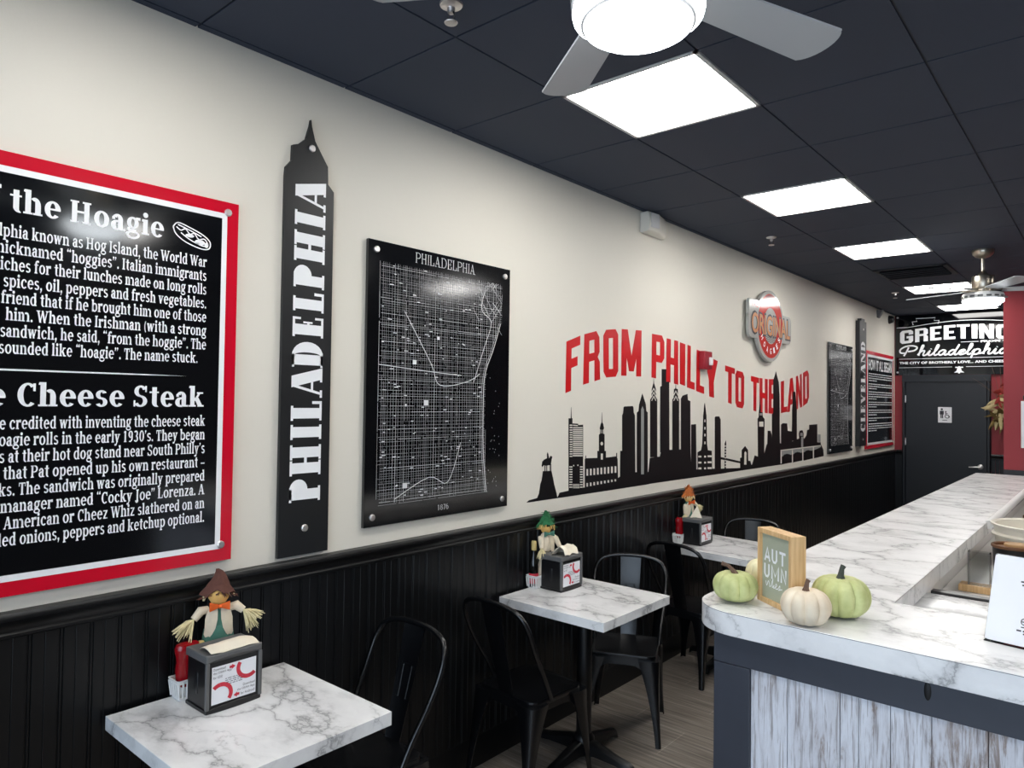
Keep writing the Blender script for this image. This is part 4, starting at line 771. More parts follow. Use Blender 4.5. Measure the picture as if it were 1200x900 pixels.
def make_chair(label, x, y, rz):
    t = thing('metal_chair', label, 'chair', (x, y, 0), rz, 'black metal chairs at the cafe tables')
    # seat pan with rolled rim; front is +y
    def seat_ring(k, z): return [(u*k, v*k, z) for u, v in rrect(-.178, -.165, .178, .18, .05, 6)]
    MB().loft([seat_ring(1, .425), seat_ring(1.02, .436), seat_ring(1.01, .448), seat_ring(.95, .450), seat_ring(.85, .446), seat_ring(.3, .441)]).build('seat', M['chair'], t)
    ft = {(1, 1): (.205, .215), (-1, 1): (-.205, .215), (1, -1): (.195, -.225), (-1, -1): (-.195, -.225)}
    for (sx, sy), (fx, fy) in ft.items():
        rings = []
        for k in range(9):
            f = k/8; z = .43*(1-f)
            cx = sx*(.168 if sy > 0 else .166)*(1-f)+fx*f; cy = (.17 if sy > 0 else -.155)*sy*sy*(1-f)+fy*f
            hw = .040*(1-f)**1.9+.0135
            # rounded corner section, broad outside faces
            sec = [(-hw*1.5, hw*.42), (-hw*.6, hw*.62), (hw*.25, hw*.55), (hw*.55, hw*.25), (hw*.62, -hw*.6), (hw*.42, -hw*1.5), (hw*.1, -hw*1.4), (hw*.1, hw*.1), (-hw*1.4, hw*.1)]
            rings.append([(cx+sx*u, cy+sy*v, z) for u, v in sec])
            if sx*sy < 0: rings[-1] = rings[-1][::-1]
        MB().loft(rings).build('leg', M['chair'], t, angle=50)
    # aprons with an arched lower edge
    for side in range(4):
        mt = Matrix.Rotation(side*pi/2, 4, 'Z'); hw = .172; d = -.176 if side % 2 else -.168; N = 14; top = []; bot = []
        if side == 2: d = -.183
        for i in range(N+1):
            u = -hw+2*hw*i/N; s_ = abs(u)/hw; top.append((u, .432)); bot.append((u, .432-.036-.15*max(0, s_-.30)**2.6/.396))
        poly = bot+top[::-1]
        b = MB()
        for i in range(N):
            q = [mt @ Vector((bot[i][0], d+o_, bot[i][1])) for o_ in (0, .006)]+[mt @ Vector((bot[i+1][0], d+o_, bot[i+1][1])) for o_ in (0, .006)]+[mt @ Vector((top[i+1][0], d+o_, top[i+1][1])) for o_ in (0, .006)]+[mt @ Vector((top[i][0], d+o_, top[i][1])) for o_ in (0, .006)]
            b.add(q, [(0, 2, 4, 6), (1, 7, 5, 3), (0, 1, 3, 2), (4, 5, 7, 6)])
        b.build('apron', M['chair'], t)
    # back hoop
    pts = [(-.180, -.050, .438), (-.186, -.092, .52), (-.199, -.150, .62), (-.206, -.198, .71), (-.203, -.232, .79), (-.172, -.254, .848), (-.10, -.264, .874), (0, -.267, .880)]
    pts = smooth_line(pts+[(-a, c, d) for a, c, d in pts[-2::-1]], 5)
    MB().tube(pts, .0115, 10).build('back_hoop', M['chair'], t)
    # splat with pressed rectangle
    rows = [(.440, -.150, .042), (.47, -.159, .044), (.55, -.180, .048), (.65, -.208, .052), (.75, -.234, .056), (.872, -.264, .060)]
    b = MB(); rings = []
    for z, y_, hw in rows: rings.append([(-hw, y_, z), (-hw*.5, y_-.004, z), (hw*.5, y_-.004, z), (hw, y_, z), (hw, y_-.004, z), (hw*.5, y_-.008, z), (-hw*.5, y_-.008, z), (-hw, y_-.004, z)])
    b.loft(rings); sp = b.build('splat', M['chair'], t)
    b = MB()
    for s_ in (-1, 1): b.tube([(s_*.022, -.1985, .60), (s_*.024, -.2315, .72)], .0035, 6)
    b.tube([(-.024, -.2315, .72), (.024, -.2315, .72)], .0035, 6); b.build('pressed_rib', M['chair'], sp)
    return t
chairs = [('black metal chair at the nearest table, seen from its back', .228, 1.68, 180), ('black metal chair on the near side of the middle table, cut by bottom edge', .272, 2.635, -4), ('black metal chair on the far side of the middle table', .314, 3.42, -155),
          ('black metal chair on the near side of the far table', .244, 4.39, -4), ('black metal chair behind the far table, mostly hidden', .29, 5.20, -165)]
ch0 = make_chair(chairs[0][0], chairs[0][1], chairs[0][2], radians(chairs[0][3]))
for lb, x, y, a in chairs[1:]:
    c = copy_tree(ch0); c['label'] = lb; c.location = (x, y, 0); c.rotation_euler = (0, 0, radians(a))

# ------------------------------------------------------------------ things on the tables
ZT = .8015
def dispenser(label, x, y, rz=0):      # card side faces +x
    t = thing('napkin_dispenser', label, 'napkin dispenser', (x, y, ZT), rz, 'black napkin dispensers on the tables')
    d, w_, h = .066, .092, .158        # half depth, half width, height
    MB().box((-d, -w_+.004, .008), (d-.006, w_-.004, h)).build('body', M['black_pl'], t, bevel=.004)
    for s_ in (-1, 1): MB().loft([[(u, s_*(w_-.0045), v) for u, v in rrect(-.008, .045, .008, .115, .006, 3)], [(u*.7, s_*(w_-.002), (v-.08)*.9+.08) for u, v in rrect(-.008, .045, .008, .115, .006, 3)]]).build('side_ridge', M['black_pl'], t)
    N = 12; b = MB(); bow = lambda u: .010*(1-(u/w_)**2)
    # base and lid with a bowed front edge
    b.loft([[(-d-.002, -w_, z), *[(d+.003+bow(-w_+2*w_*i/N)*.6, -w_+2*w_*i/N, z+(bow(-w_+2*w_*i/N)*.9 if z > .001 else bow(-w_+2*w_*i/N)*.0)) for i in range(N+1)], (-d-.002, w_, z)] for z in (0, .012)])
    b.build('base', M['black_pl'], t, bevel=.002)
    b = MB(); b.loft([[(-d-.003, -w_-.002, z), *[(d+.005+bow(-w_+2*w_*i/N)*.3, (-w_+2*w_*i/N)*1.02, z+(bow(-w_+2*w_*i/N)*1.1 if z < .17 else 0)) for i in range(N+1)], (-d-.003, w_+.002, z)] for z in (h-.004, h+.022)])
    lid = b.build('lid', M['grey_pl'], t, bevel=.004); MB().box((-.035, -.06, h+.0215), (.03, .06, h+.0225)).build('slot', M['black_pl'], lid, smooth=False)
    for s_ in (-1, 1): MB().box((d-.004, s_*(w_-.004)-.006, .012), (d+.006, s_*(w_-.004)+.006, h-.002)).build('front_rail', M['grey_pl'], t, bevel=.002)
    MB().box((d-.006, -w_+.012, .016), (d+.001, w_-.012, h-.002)).build('card_holder', M['black_pl'], t, smooth=False)
    mp = lambda o_: (lambda u, v, w=0: (d+.001+o_, u, v))
    cd = MB().flat([rect(-.074, .024, .074, .140)], mp(.0006)).build('card', M['card'], t, smooth=False)
    inside = lambda q: [p for p in q if all(-.0741 < u < .0741 and .0239 < v < .1401 for u, v in p)]
    MB().flat(inside(ring(-.044, .050, .040, .038, .013, .013, -45, 180, 24)), mp(.0012)).build('red_arc', M['card_red'], cd, smooth=False)
    MB().flat(inside(ring(.046, .116, .040, .038, .013, .013, 135, 360, 24)), mp(.0012)).build('red_arc', M['card_red'], cd, smooth=False)
    for q in ([[(-.002, .036), (.010, .044), (.010, .028)], rect(.008, .032, .018, .040)], [[(.003, .128), (-.009, .136), (-.009, .120)], rect(-.017, .124, -.008, .132)]): MB().flat(q, mp(.0012)).build('red_arrow', M['card_red'], cd, smooth=False)
    q = sans_box('Download', -.070, .128, -.030, .136)+sans_box('the OSAH App', -.070, .115, -.010, .124)+sans_box('for iOS!', -.070, .103, -.040, .111)+sans_box('Download', .030, .057, .070, .065)+sans_box('the OSAH App', .010, .044, .070, .053)+sans_box('for Android!', .022, .031, .070, .039)
    MB().flat(fix(q), mp(.0012)).build('card_lettering', M['ink'], cd, smooth=False)
    q = []
    for k in range(4):
        xx = -.030
        while xx < .03: ln = .005+.004*((k*7+int(xx*1000)) % 3); q.append(rect(xx, .094-k*.006, xx+ln, .0965-k*.006)); xx += ln+.003
    MB().flat(fix(q), mp(.0012)).build('card_small_print', M['grey_ink'], cd, smooth=False)
    return t
def napkin(label, x, y, kind):
    b = MB(); N = 9; rows = []
    if kind == 'flat':
        prof = [(.000, .000), (.010, .014), (.03, .020), (.05, .016), (.066, .006), (.074, .001)]
        for i in range(N+1):
            u = -.085+.16*i/N; k = 1-abs(u/.09)**3*.6; rows.append([(px+.004*sin(u*90), u, pz*k+.001+.002*sin(u*60)) for px, pz in prof])
    elif kind == 'fold':
        for i in range(N+1):
            u = -.055+.11*i/N; rows.append([(px+.006*sin(i*.9), u+pz*.35, pz+.004*sin(i*1.3)) for px, pz in ((-.02, .0), (.0, .03), (.022, .046), (.05, .034), (.068, .006))])
    else:
        for i in range(N+1):
            f = i/N; rows.append([(px*(1-f)*1.0+.004, (-.03+.06*f*.4)+pz*.0+(px*.5)*(1-f), .085*f+.004*cos(px*60)) for px, pz in ((-.035, 0), (-.015, 0), (.005, 0), (.025, 0), (.04, 0))])
    back = [[(px-.0015, py, pz-.0012) for px, py, pz in r] for r in rows]; n = len(rows[0])
    b.loft([r+k[::-1] for r, k in zip(rows, back)])
    o = b.build('paper_napkin', M['napkin'], loc=(x, y, ZT+.1805)); tag(o, label, 'napkin', 'cream paper napkins in the dispensers'); return o
def basket(label, x, y):
    t = thing('condiment_basket', label, 'basket', (x, y, ZT), 0, 'white plastic condiment baskets'); a, c, h = .034, .052, .066
    b = MB()
    b.loft([[(u*.84, v*.84, z) for u, v in rrect(-a, -c, a, c, .008, 3)] for z in (0, .004)])
    R = lambda k, z: [(u*k, v*k, z) for u, v in rrect(-a, -c, a, c, .008, 3)]
    b.loft([R(.84, .002), R(.87, .012), R(.82, .012), R(.80, .004)], cap=False); b.loft([R(.99, .054), R(1.0, .060), R(1.06, .064), R(1.06, .067), R(.98, .067), R(.94, .056)], cap=False)
    b.build('shell', M['white_pl'], t)
    b = MB()
    for side in range(2):
        for s_ in (-1, 1):
            L_ = c if side == 0 else a; D_ = a if side == 0 else c; n = 7 if side == 0 else 4
            for i in range(n+1):
                u = -L_*.92+2*L_*.92*i/n; k0, k1 = .855, .985
                pq = [(s_*D_*k0, u*.87/.92, .008), (s_*D_*k1, u*1.0, .058)]
                if side: pq = [(q[1], q[0], q[2]) for q in pq]
                b.tube(pq, .0036, 6)
    b.build('ribs', M['white_pl'], t); return t
def ketchup(label, x, y, rz):
    t = thing('ketchup_bottle', label, 'bottle', (x, y, ZT+.0045), rz, 'red ketchup bottles standing on their caps')
    MB().lathe([(.020, 0), (.021, .002), (.021, .028), (.018, .032), (.001, .032)], n=24).build('cap', M['white_pl'], t)
    MB().lathe([(.020, .030), (.028, .036), (.0345, .05), (.036, .085), (.034, .11), (.036, .13), (.040, .145), (.0405, .156), (.036, .167), (.024, .172), (.001, .1725)], n=32, sx=.72).build('body', M['ketchup'], t)
    MB().lathe([(.0353, .055), (.0371, .085), (.0352, .108)], n=40, sx=.73, cap=False).build('label', M['ketchup'], t); return t
def sauce(label, x, y, hh=.20, neck=True):
    t = thing('sauce_bottle', label, 'bottle', (x, y, ZT+.0045))
    MB().lathe([(.022, 0), (.0245, .003), (.025, hh*.52), (.022, hh*.64), (.0135, hh*.78), (.011, hh*.86), (.011, hh)], n=24).build('glass_body', M['bottle'], t)
    MB().lathe([(.0125, hh*.93), (.0138, hh*.94), (.0138, hh+.030), (.0125, hh+.034), (.001, hh+.034)], n=20).build('cap', M['foil'], t)
    MB().lathe([(.0252, .02), (.0256, .022), (.0256, .07), (.0252, .072)], n=24, cap=False).build('label', M['label_y'] if hh < .19 else M['card_red'], t); return t
def doll(label, x, y, rz, k):
    """straw scarecrow doll; faces +x"""
    t = thing('scarecrow_doll', label, 'scarecrow doll', (x, y, ZT), rz, 'scarecrow dolls on the tables'); rnd = random.Random(k)
    hat, pants, bow = ((M['burlap'], M['teal'], M['orange']), (M['green_hat'], M['vest'], M['teal']), (M['rust'], M['teal'], M['orange']))[k]
    if k == 1:
        MB().lathe([(.055, 0), (.060, .01), (.052, .09), (.032, .16), (.025, .18)], n=20, sx=.6).build('skirt', M['vest'], t)
    else:
        b = MB()
        for s_ in (-1, 1): b.lathe([(.018, .01), (.026, .02), (.028, .09), (.030, .16), (.024, .20)], c=(0, s_*.022, 0), n=16, sx=.8)
        b.lathe([(.03, .14), (.045, .17), (.042, .21), (.03, .225)], n=18, sx=.6); b.build('trousers', pants, t)
        b = MB()
        for s_ in (-1, 1): b.cbox((.008, s_*.024, .008), (.05, .03, .016))
        b.build('shoes', M['burlap'], t, bevel=.006)
    MB().lathe([(.030, .185), (.038, .20), (.039, .235), (.030, .272), (.015, .285)], n=18, sx=.62).build('shirt', M['teal'] if k != 1 else M['vest'], t)
    for s_ in (-1, 1):
        rows = []
        for z, u0, u1, xx in ((.278, .006, .020, .018), (.262, .005, .036, .024), (.235, .006, .043, .028), (.205, .012, .044, .028), (.185, .022, .046, .026), (.172, .032, .040, .024)):
            rows.append([(xx+.001-.012*((u0+(u1-u0)*q/4)/.045)**2, s_*(u0+(u1-u0)*q/4), z) for q in range(5)]+[(xx-.006-.012*((u0+(u1-u0)*q/4)/.045)**2, s_*(u0+(u1-u0)*q/4), z) for q in range(4, -1, -1)])
        MB().loft(rows).build('vest_flap', M['vest'], t)
    for s_ in (-1, 1):
        if k == 2 and s_ < 0: sh, hd = (0, -.035, .262), (.012, -.05, .20)
        elif k == 1: sh, hd = (0, s_*.038, .262), (.024, s_*(.075 if s_ > 0 else .045), .205)
        else: sh, hd = (0, s_*.034, .264), (.014, s_*.078, .240 if s_ < 0 else .252)
        ar = MB().tube([sh, ((sh[0]+hd[0])/2, (sh[1]+hd[1])/2, (sh[2]+hd[2])/2+.012), hd], [.013, .016, .012], 10).build('sleeve', M['vest'], t)
        b = MB(); d0 = (Vector(hd)-Vector(sh)).normalized()
        for i in range(70):
            d = (d0+Vector((rnd.uniform(-.6, .6), rnd.uniform(-.7, .7), rnd.uniform(-1.3, .3)))).normalized(); L_ = rnd.uniform(.03, .074 if k == 0 else .055)
            p0 = Vector(hd); b.tube([p0-d*.004, p0+d*L_*.6, p0+d*L_+Vector((0, 0, -.008))], [.0024, .0022, .0010], 5)
        b.build('straw_hand', M['straw'], t)
    MB().lathe([(.001, .278), (.022, .283), (.033, .302), (.032, .322), (.022, .337), (.001, .342)], n=20, sx=.85).build('head', M['face'], t)
    b = MB()
    for s_ in (-1, 1): b.loft([[(.026+u, s_*.004+0*v, .278+v) for u, v in rrect(-.004, -.006, .004, .006, .002, 2)], [(.030+u, s_*.032, .278+v*1.9) for u, v in rrect(-.004, -.008, .004, .008, .002, 2)]])
    b.lathe([(.001, -.008), (.007, 0), (.001, .008)], c=(.030, 0, .278), n=10); b.build('bow', bow, t)
    b = MB()
    for s_ in (-1, 1): b.lathe([(.0008, -.003), (.0032, 0), (.0008, .003)], c=(.027, s_*.011, .318), n=8)
    b.build('eyes', M['ink'], t)
    # soft slouched hat with a wavy brim; the middle doll's and far doll's hats are bundles of straw
    ht = MB(); N = 30; rings = []
    for r_, z, dx, dy in ((.053, .328, 0, 0), (.051, .334, 0, 0), (.036, .340, 0, 0), (.032, .350, 0, .001), (.025, .363, .001, .003), (.019, .376, .002, .004), (.012, .390, .001, .001), (.005, .399, -.002, -.006)):
        ring_ = []
        for j in range(N):
            th = 2*pi*j/N; wv = 1+.10*sin(3*th+k)+.07*sin(7*th+1.3*k)+.05*sin(11*th); rr = r_*(wv if r_ > .03 else 1+.5*(wv-1))
            ring_.append((rr*cos(th)*.62-dx, rr*sin(th)+dy, z-(.016*abs(sin(th))**1.5+.006*sin(5*th+k) if r_ > .05 else 0)))
        rings.append(ring_)
    ht.loft(rings); hat_o = ht.build('hat', hat, t, angle=70)
    b = MB()
    for i in range(34 if k == 0 else 110):
        a = rnd.uniform(-pi, pi); f = rnd.random() if k else 0; r_ = .050*(1-f)+.006*f; z = .322+.07*f-(.016*abs(sin(a))**1.5)*(1-f)
        p = Vector((r_*cos(a)*.62, r_*sin(a), z)); d = Vector((cos(a)*.5, sin(a), rnd.uniform(-.7, .3) if k < 2 else rnd.uniform(-.3, 1.3))).normalized(); L_ = rnd.uniform(.008, .02)*(1 if k == 0 else 1.2)
        b.tube([p-d*.004, p+d*L_*.6, p+d*L_], [.0016, .0014, .0008], 5)
    b.build('frayed_edge', hat, hat_o)
    b = MB()
    for i in range(40):
        a = rnd.uniform(-pi, pi); a = a*.62+pi if k == 0 else a; p = Vector((.028*cos(a), .033*sin(a), .330)); d = Vector((.014*cos(a), .018*sin(a), -rnd.uniform(.015, .035))); b.tube([p, p+d*.6+Vector((0, 0, .004)), p+d], [.0017, .0017, .001], 5)
    b.build('straw_hair', M['straw'] if k != 1 else M['face'], t)
    return t
GB = 'condiments'
dispenser('black napkin dispenser with app card on the nearest table', .190, 1.157); napkin('cream napkin drooping over the nearest dispenser lid', .186, 1.165, 'flat')
dispenser('black napkin dispenser with app card on the middle table', .155, 3.033); napkin('folded cream napkin standing from the middle dispenser', .16, 3.02, 'fold')
dispenser('black napkin dispenser with app card on the far table', .145, 4.645); napkin('pointed cream napkin sticking up from the far dispenser', .145, 4.64, 'peak')
basket('white slotted basket holding ketchup on the nearest table', .072, 1.100); ketchup('red ketchup bottle in the basket on the nearest table', .072, 1.092, 0); sauce('small dark sauce bottle half hidden behind nearest ketchup', .076, 1.132, .13)
basket('white slotted basket holding dark bottle on the middle table', .055, 2.955); sauce('dark sauce bottle with pale gold cap on the middle table', .050, 2.932, .205)
basket('white slotted basket holding ketchup on the far table', .050, 4.575); ketchup('red ketchup bottle in the basket on the far table', .050, 4.565, 0); sauce('small dark sauce bottle beside the far ketchup', .052, 4.608, .13)
doll('scarecrow doll with brown hat, orange bow and straw hands on nearest table', .072, 1.195, radians(-20), 0)
doll('scarecrow doll in green hat and cream dress on the middle table', .072, 3.005, radians(-15), 1)
doll('scarecrow doll with orange straw hair on the far table', .070, 4.655, radians(-10), 2)

# ------------------------------------------------------------------ bar counter
ZC = 1.07; BX0, BX1, BY0, BY1 = 1.222, 1.774, 2.335, 2.874
r = .17; arc = [(BX0+r-r*cos(radians(a)), BY0+r-r*sin(radians(a))) for a in range(0, 91, 9)]
poly = [(BX0, PY-.014)]+arc+[(3.4, BY0), (3.4, BY1), (BX1, BY1), (BX1, PY-.014)]
t = thing('marble_worktop', 'long white marble L-shaped bar top with rounded front corner', 'counter top', (BX0, BY0, .992))
mp = lambda u, v, w=0: (u-BX0, v-BY0, w)
MB().prism(poly, ZC-.992, mp).build('slab', M['marble'], t, angle=30, bevel=.0015)
sm = [(BX0-.0004, PY-.014)]+[(BX0+r-(r+.0004)*cos(radians(a)), BY0+r-(r+.0004)*sin(radians(a))) for a in range(0, 91, 9)]+[(3.4, BY0-.0004), (3.4, BY1+.0004), (BX1+.0004, BY1+.0004), (BX1+.0004, PY-.014)]
MB().prism(sm, .0016, lambda u, v, w=0: (u-BX0, v-BY0, .0745+w)).build('edge_seam', M['grey_pl'], t, smooth=False)
b = MB(); b.tube([(BX1-BX0+.008, 5.26-BY0, .064), (BX1-BX0+.008, 9.0-BY0, .064)], .026, 14); b.build('rolled_edge', M['white_pl'], t)
t = thing('bar_counter', 'slate-framed bar base with whitewashed plank front below marble top', 'counter', (1.30, 2.40, 0))
b = MB(); b.prism([(1.31, 2.43), (3.38, 2.43), (3.38, 2.84), (1.72, 2.84), (1.72, PY-.02), (1.31, PY-.02)], .99, lambda u, v, w=0: (u-1.30, v-2.40, w)); b.build('carcass', M['grey_wall'], t, smooth=False)
MB().box((0, 0, .004), (.128, .030, .872)).build('post', M['slate'], t, bevel=.002)
MB().box((0, -.001, .874), (2.08, .030, .991)).build('top_rail', M['slate'], t, bevel=.002)
MB().box((-.004, .028, .004), (.011, PY-2.43, .991)).build('side_panel', M['black_paint'], t, smooth=False)
b = MB(); x = .128; rnd = random.Random(2)
for wd in (.125, .165, .055, .09, .11, .14, .12, .15, .13, .12, .16, .13, .14, .16):
    if x+wd > 2.08: break
    b.box((x+.001, .016, .004), (x+wd-.001, .031, .873)); x += wd
b.build('plank_panel', M['planks'], t, smooth=False, bevel=.001)
kp = P2(1087, 810, 1, 2.398); b = MB(); b.lathe([(.014, 0), (.011, .002), (.001, .003)], n=14, sx=.7, sy=2); o = b.build('knot', M['knot'], t); o.location = (kp.x-1.30, -.001, kp.z); o.rotation_euler = (radians(90), 0, 0)
# low marble ledge behind the front run, and the work counter
t = thing('back_ledge', 'low white marble ledge behind the front run of bar', 'counter', (1.722, 2.845, 0))
b = MB(); pf = [(0, .93), (.66, .93), (.69, .94), (.70, .955), (.69, .972), (.66, .980), (.44, .980), (.41, .972), (.40, .960), (.04, .956), (0, .956)]
b.loft([[(x_, y_, z_) for y_, z_ in pf] for x_ in (0.0, 1.6)]); b.build('slab', M['marble'], t)
MB().box((.05, .695, .93), (1.6, .745, .984)).build('black_edge', M['black_pl'], t, bevel=.003)
MB().box((0.0, .0, 0), (1.6, .64, .929)).build('cabinet', M['grey_wall'], t, smooth=False)
t = thing('work_counter', 'dark work counter along the inner side of bar', 'counter', (1.724, 3.60, 0))
MB().box((0, 0, .84), (.62, 4.9, .875)).build('worktop', M['grey_wall'], t, bevel=.003)
MB().box((0, .02, 0), (.56, 4.88, .839)).build('cabinet', M['black_pl'], t, smooth=False)
# behind the bar
t = thing('acrylic_holder', 'clear acrylic holder on a light wooden block behind bar', 'holder', (1.86, 4.15, .876))
MB().box((-.07, -.035, 0), (.13, .06, .032)).build('wooden_base', M['oak'], t, bevel=.003)
b = MB(); b.box((-.03, -.01, .0325), (.055, -.006, .195)); b.box((-.03, .034, .0325), (.055, .038, .195)); b.box((-.034, -.01, .0325), (-.030, .038, .195)); b.box((.055, -.01, .0325), (.059, .038, .195)); b.build('clear_sleeve', M['acrylic'], t, smooth=False)
b = MB()
for s_ in (-.031, .056): b.tube([(s_, .0, .0325), (s_, .0, .19)], .003, 6)
b.build('rod', M['steel'], t)
t = thing('utensil_bin', 'black bin with brown rim holding lids behind bar', 'bin', (1.98, 4.45, .876))
MB().lathe([(.075, 0), (.080, .01), (.088, .19), (.084, .19), (.076, .02), (.001, .02)], n=32).build('body', M['black_pl'], t)
MB().lathe([(.088, .185), (.094, .19), (.094, .20), (.088, .204), (.082, .20), (.082, .188)], n=32).build('rim', M['brown'], t)
t = thing('lid_stack', 'stack of amber cup lids inside the black bin', 'cup lids', (1.99, 4.45, .90))
b = MB()
for k in range(5): b.lathe([(.052, .02+k*.034), (.054, .022+k*.034), (.054, .046+k*.034), (.05, .05+k*.034)], c=(.006*sin(k*2), 0, 0), n=24)
b.build('lids', M['amber'], t)
t = thing('round_tub', 'large cream round tub with rim behind the bar', 'tub', (2.09, 5.05, .876))
MB().lathe([(.23, 0), (.24, .006), (.252, .165), (.268, .170), (.27, .178), (.262, .184), (.255, .188), (.258, .222), (.272, .227), (.274, .236), (.265, .240), (.250, .232), (.225, .02), (.001, .018)], n=48).build('body', M['tub'], t)
t = thing('wooden_shelf_board', 'brown wooden board low beyond the tub behind bar', 'board', (2.0, 7.6, .876))
MB().box((-.20, -.5, 0), (.3, .5, .03)).build('board', M['brown'], t, bevel=.003)
# leaflet in an acrylic stand
pbl = P2(1154, 750, 2, ZC+.001); dirx = Vector((cos(radians(8)), sin(radians(8)), 0))
t = thing('leaflet_stand', 'white leaflet in slanted clear stand on the bar front, at right edge', 'leaflet stand', (pbl.x, pbl.y, ZC+.0005), radians(-10))
tilt = radians(23); pm = lambda u, v, w=0: (u, v*sin(tilt)-w*cos(tilt), .006+v*cos(tilt)+w*sin(tilt))
MB().prism(rrect(0, 0, .20, .265, .008), .002, lambda u, v, w=0: pm(u, v, w)).build('leaflet', M['card'], t, smooth=False)
b = MB(); b.prism(rrect(-.002, -.003, .202, .268, .008), .0015, lambda u, v, w=0: pm(u, v, w-.0020)); b.add([(-.002, -.004, 0), (.202, -.004, 0), (.202, .09, 0), (-.002, .09, 0), (-.002, -.004, .003), (.202, -.004, .003), (.202, .09, .003), (-.002, .09, .003)], [(0, 3, 2, 1), (4, 5, 6, 7), (0, 1, 5, 4), (1, 2, 6, 5), (2, 3, 7, 6), (3, 0, 4, 7)]); b.build('clear_stand', M['acrylic'], t, smooth=False)
b = MB(); q = []
for zl, x0_, x1_ in ((.188, .075, .17), (.178, .079, .165), (.042, .078, .17), (.034, .095, .15)):
    xx = x0_; k = 0
    while xx < x1_: ln = .012+.004*(k % 3); q.append(rect(xx, zl, min(xx+ln, x1_), zl+.0045)); xx += ln+.004; k += 1
q += ring(.094, .072, .008, .010, .0025, .0025)+[rect(.087, .070, .101, .073), rect(.088, .054, .099, .057), rect(.112, .058, .1135, .086)]
b.flat(fix(q), lambda u, v, w=0: pm(u, v, .0030)); b.build('small_print', M['ink'], t, smooth=False)
b = MB(); b.flat([ell(.118, .226, .018, .018)], lambda u, v, w=0: pm(u, v, .0030)); b.build('round_emblem', mat('leaf_green', (186, 202, 96), .5), t, smooth=False)

# pumpkins
def pumpkin(label, px, R_, hh, material, stem_mat, ribs, rz, lean=(.3, 0), taper=1.0):
    t = thing('pumpkin', label, 'pumpkin', (px[0], px[1], ZC+.0005), rz, 'small decorative pumpkins on the bar')
    rings = []; N = 72
    for i in range(19):
        f = i/18; a = -pi/2+pi*f; zz = hh/2+hh/2*sin(a)*(1-.0)
        rr = R_*max(.001, cos(a))**.72; ring_ = []
        for j in range(N):
            th = 2*pi*j/N; g_ = 1-.17*(1-abs(sin(ribs*th/2)))**1.7-.01*sin(3*th)
            dip = -hh*.10*math.exp(-(rr/(R_*.35))**2) if f > .5 else hh*.05*math.exp(-(rr/(R_*.35))**2)
            ring_.append((rr*g_*cos(th), rr*g_*sin(th), max(0, zz+dip)))
        rings.append(ring_)
    MB().loft(rings).build('flesh', material, t, angle=80)
    z0 = hh*.88; L_ = hh*.34
    pts = [(0, 0, z0-.004), (lean[0]*.006, lean[1]*.006, z0+L_*.35), (lean[0]*.02, lean[1]*.02, z0+L_*.8), (lean[0]*.04, lean[1]*.04, z0+L_)]
    MB().tube(pts, [R_*.20, R_*.11, R_*.085, R_*.10], 7).build('stem', stem_mat, t)
    return t
pumpkin('pale green pumpkin with brown stem left of the wooden sign', (1.338, 2.492), .080, .108, M['greenp'], M['stem'], 11, .2, (-1.2, -.2))
pumpkin('pale yellow pumpkin half hidden behind the wooden sign', (1.365, 2.685), .066, .125, M['yellowp'], M['stem'], 10, .5)
pumpkin('cream pumpkin in front of the wooden sign corner', (1.620, 2.388), .079, .118, M['creamp'], M['stem'], 9, .1, (.2, .1))
pumpkin('largest green pumpkin right of the wooden sign', (1.678, 2.560), .094, .138, M['greenp'], M['dark_stem'], 9, .7, (.3, .1))
# autumn sign
t = thing('autumn_sign', 'light wood box sign lettered AUTUMN vibes on the bar', 'sign', (1.389, 2.568, ZC+.0005), radians(-36.5))
W_, H_, D_ = .205, .264, .056
b = MB()
for a in ((0, 0, .017, H_), (W_-.017, 0, W_, H_), (.017, 0, W_-.017, .017), (.017, H_-.017, W_-.017, H_)): b.box((a[0], 0, a[1]), (a[2], D_, a[3]))
b.build('frame', M['oak'], t, smooth=False, bevel=.001)
MB().box((.017, .010, .017), (W_-.017, .016, H_-.017)).build('panel', M['sage'], t, smooth=False)
MB().box((.003, D_-.004, .003), (W_-.003, D_-.001, H_-.003)).build('back_board', M['oak'], t, smooth=False)
b = MB(); g = lambda u, v, w=0: (u, .0092, v)
q = []
sw_ = .0092
for pts in ([(.034, .150), (.049, .198), (.064, .150)], [(.040, .164), (.058, .164)], [(.080, .198), (.080, .162), (.087, .153), (.098, .153), (.105, .162), (.105, .198)], [(.122, .194), (.158, .194)], [(.140, .194), (.140, .150)],
            [(.034, .140), (.034, .104), (.041, .095), (.052, .095), (.059, .104), (.059, .140)], [(.078, .092), (.078, .140), (.097, .104), (.116, .140), (.116, .092)], [(.134, .092), (.134, .140), (.160, .092), (.160, .140)]): q += band(pts, sw_)
b.flat(q, g)
vb = [[(.040, .078), (.046, .062), (.056, .080), (.062, .074), (.064, .062), (.072, .066)], [(.066, .084), (.067, .086)], [(.072, .066), (.084, .094), (.080, .062), (.092, .074), (.088, .062), (.100, .068), (.108, .076), (.102, .080), (.100, .064), (.114, .066), (.126, .080), (.124, .066), (.116, .062), (.140, .070)]]
for s_ in vb: b.flat(fix(band(smooth_line(s_, 4), .0034)), g)
b.build('lettering', M['white_print'], t, smooth=False)

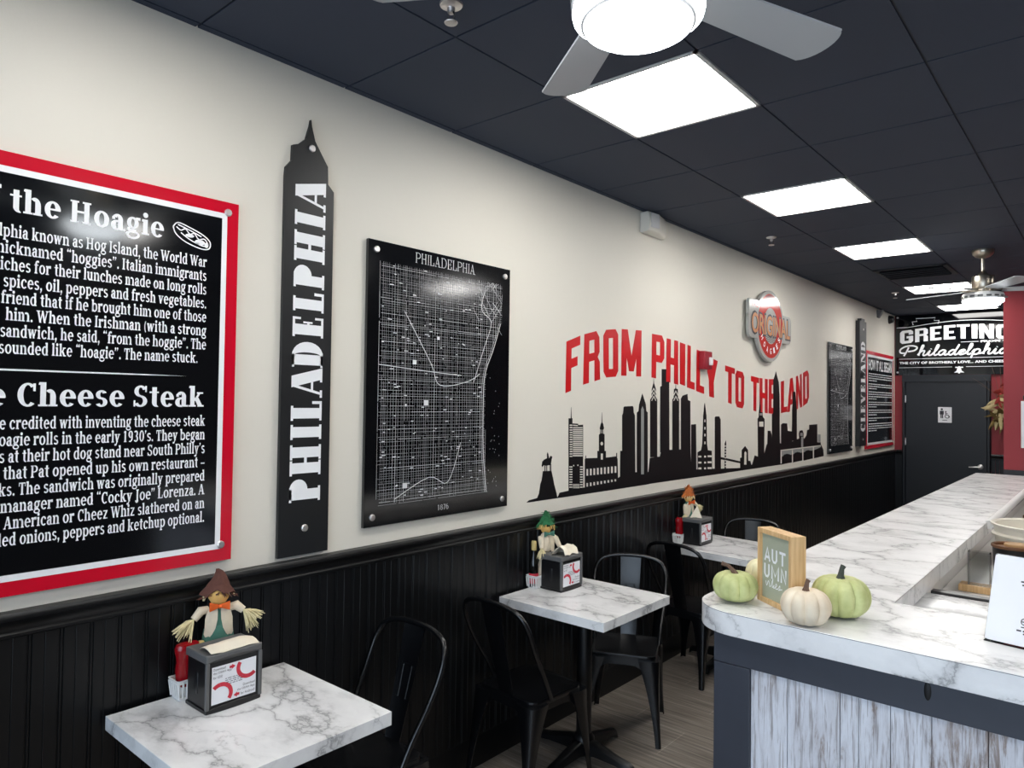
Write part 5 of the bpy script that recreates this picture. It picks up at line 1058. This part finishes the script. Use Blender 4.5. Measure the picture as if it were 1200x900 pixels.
# ------------------------------------------------------------------ far right: autumn swag and framed notice
sw = thing('corn_swag', 'dried corn husk swag with red leaves hanging right of the door', 'wreath', (1.25, YB-.03, 1.80)); rnd = random.Random(9)
def leaf(b, p, d, L_, w_, droop):
    p = Vector(p); d = Vector(d).normalized(); side = d.cross(Vector((0, 1, 0))).normalized() if abs(d.y) < .95 else Vector((1, 0, 0)); rows = []
    for i in range(7):
        f = i/6; c = p+d*L_*f+Vector((0, 0, -droop*f*f)); hw = w_*sin(pi*(f*.88+.08)); up = Vector((0, -.12*hw, 0)); rows.append([c-side*hw, c+up*2, c+side*hw, c+up*2+Vector((0, .003, 0))])
    b.loft(rows)
for name, mt, n, L0, L1, w0, cz, spread in (('corn_husk', M['husk'], 26, .12, .26, .022, .0, 1.0), ('olive_leaf', M['olive'], 22, .12, .28, .018, -.12, .9), ('red_leaf', M['dark_red'], 14, .07, .13, .03, .17, .9)):
    b = MB()
    for i in range(n):
        a = rnd.uniform(0, 2*pi); leaf(b, (rnd.uniform(-.05, .05), -rnd.uniform(.01, .07), cz+rnd.uniform(-.1, .1)), (cos(a)*spread, -rnd.uniform(.1, .5), sin(a)*.9-.2), rnd.uniform(L0, L1)*.8, w0, rnd.uniform(0, .08))
    b.build(name, mt, sw)
b = MB()
for i in range(9):
    a = radians(60+rnd.uniform(0, 85)); L_ = rnd.uniform(.3, .5); b.tube([(rnd.uniform(-.04, .04), -.03, .1), (cos(a)*L_*.6, -.05, .1+sin(a)*L_*.6), (cos(a)*L_, -.06, .08+sin(a)*L_)], [.003, .0025, .001], 5)
b.build('twig', M['stem'], sw)
t = thing('framed_notice', 'white framed notice on red wall at the right edge', 'notice', (1.62, PY, 1.36))
MB().box((0, -.02, 0), (.6, -.002, .49)).build('frame', M['white_pl'], t, bevel=.003); MB().box((.012, -.0215, .012), (.588, -.019, .478)).build('sheet', M['card'], t, smooth=False)
t = thing('black_speaker', 'small black box on red wall above the framed notice', 'wall box', (1.64, PY, 1.86))
MB().box((0, -.05, 0), (.3, -.001, .05)).build('housing', M['black_pl'], t, bevel=.006)
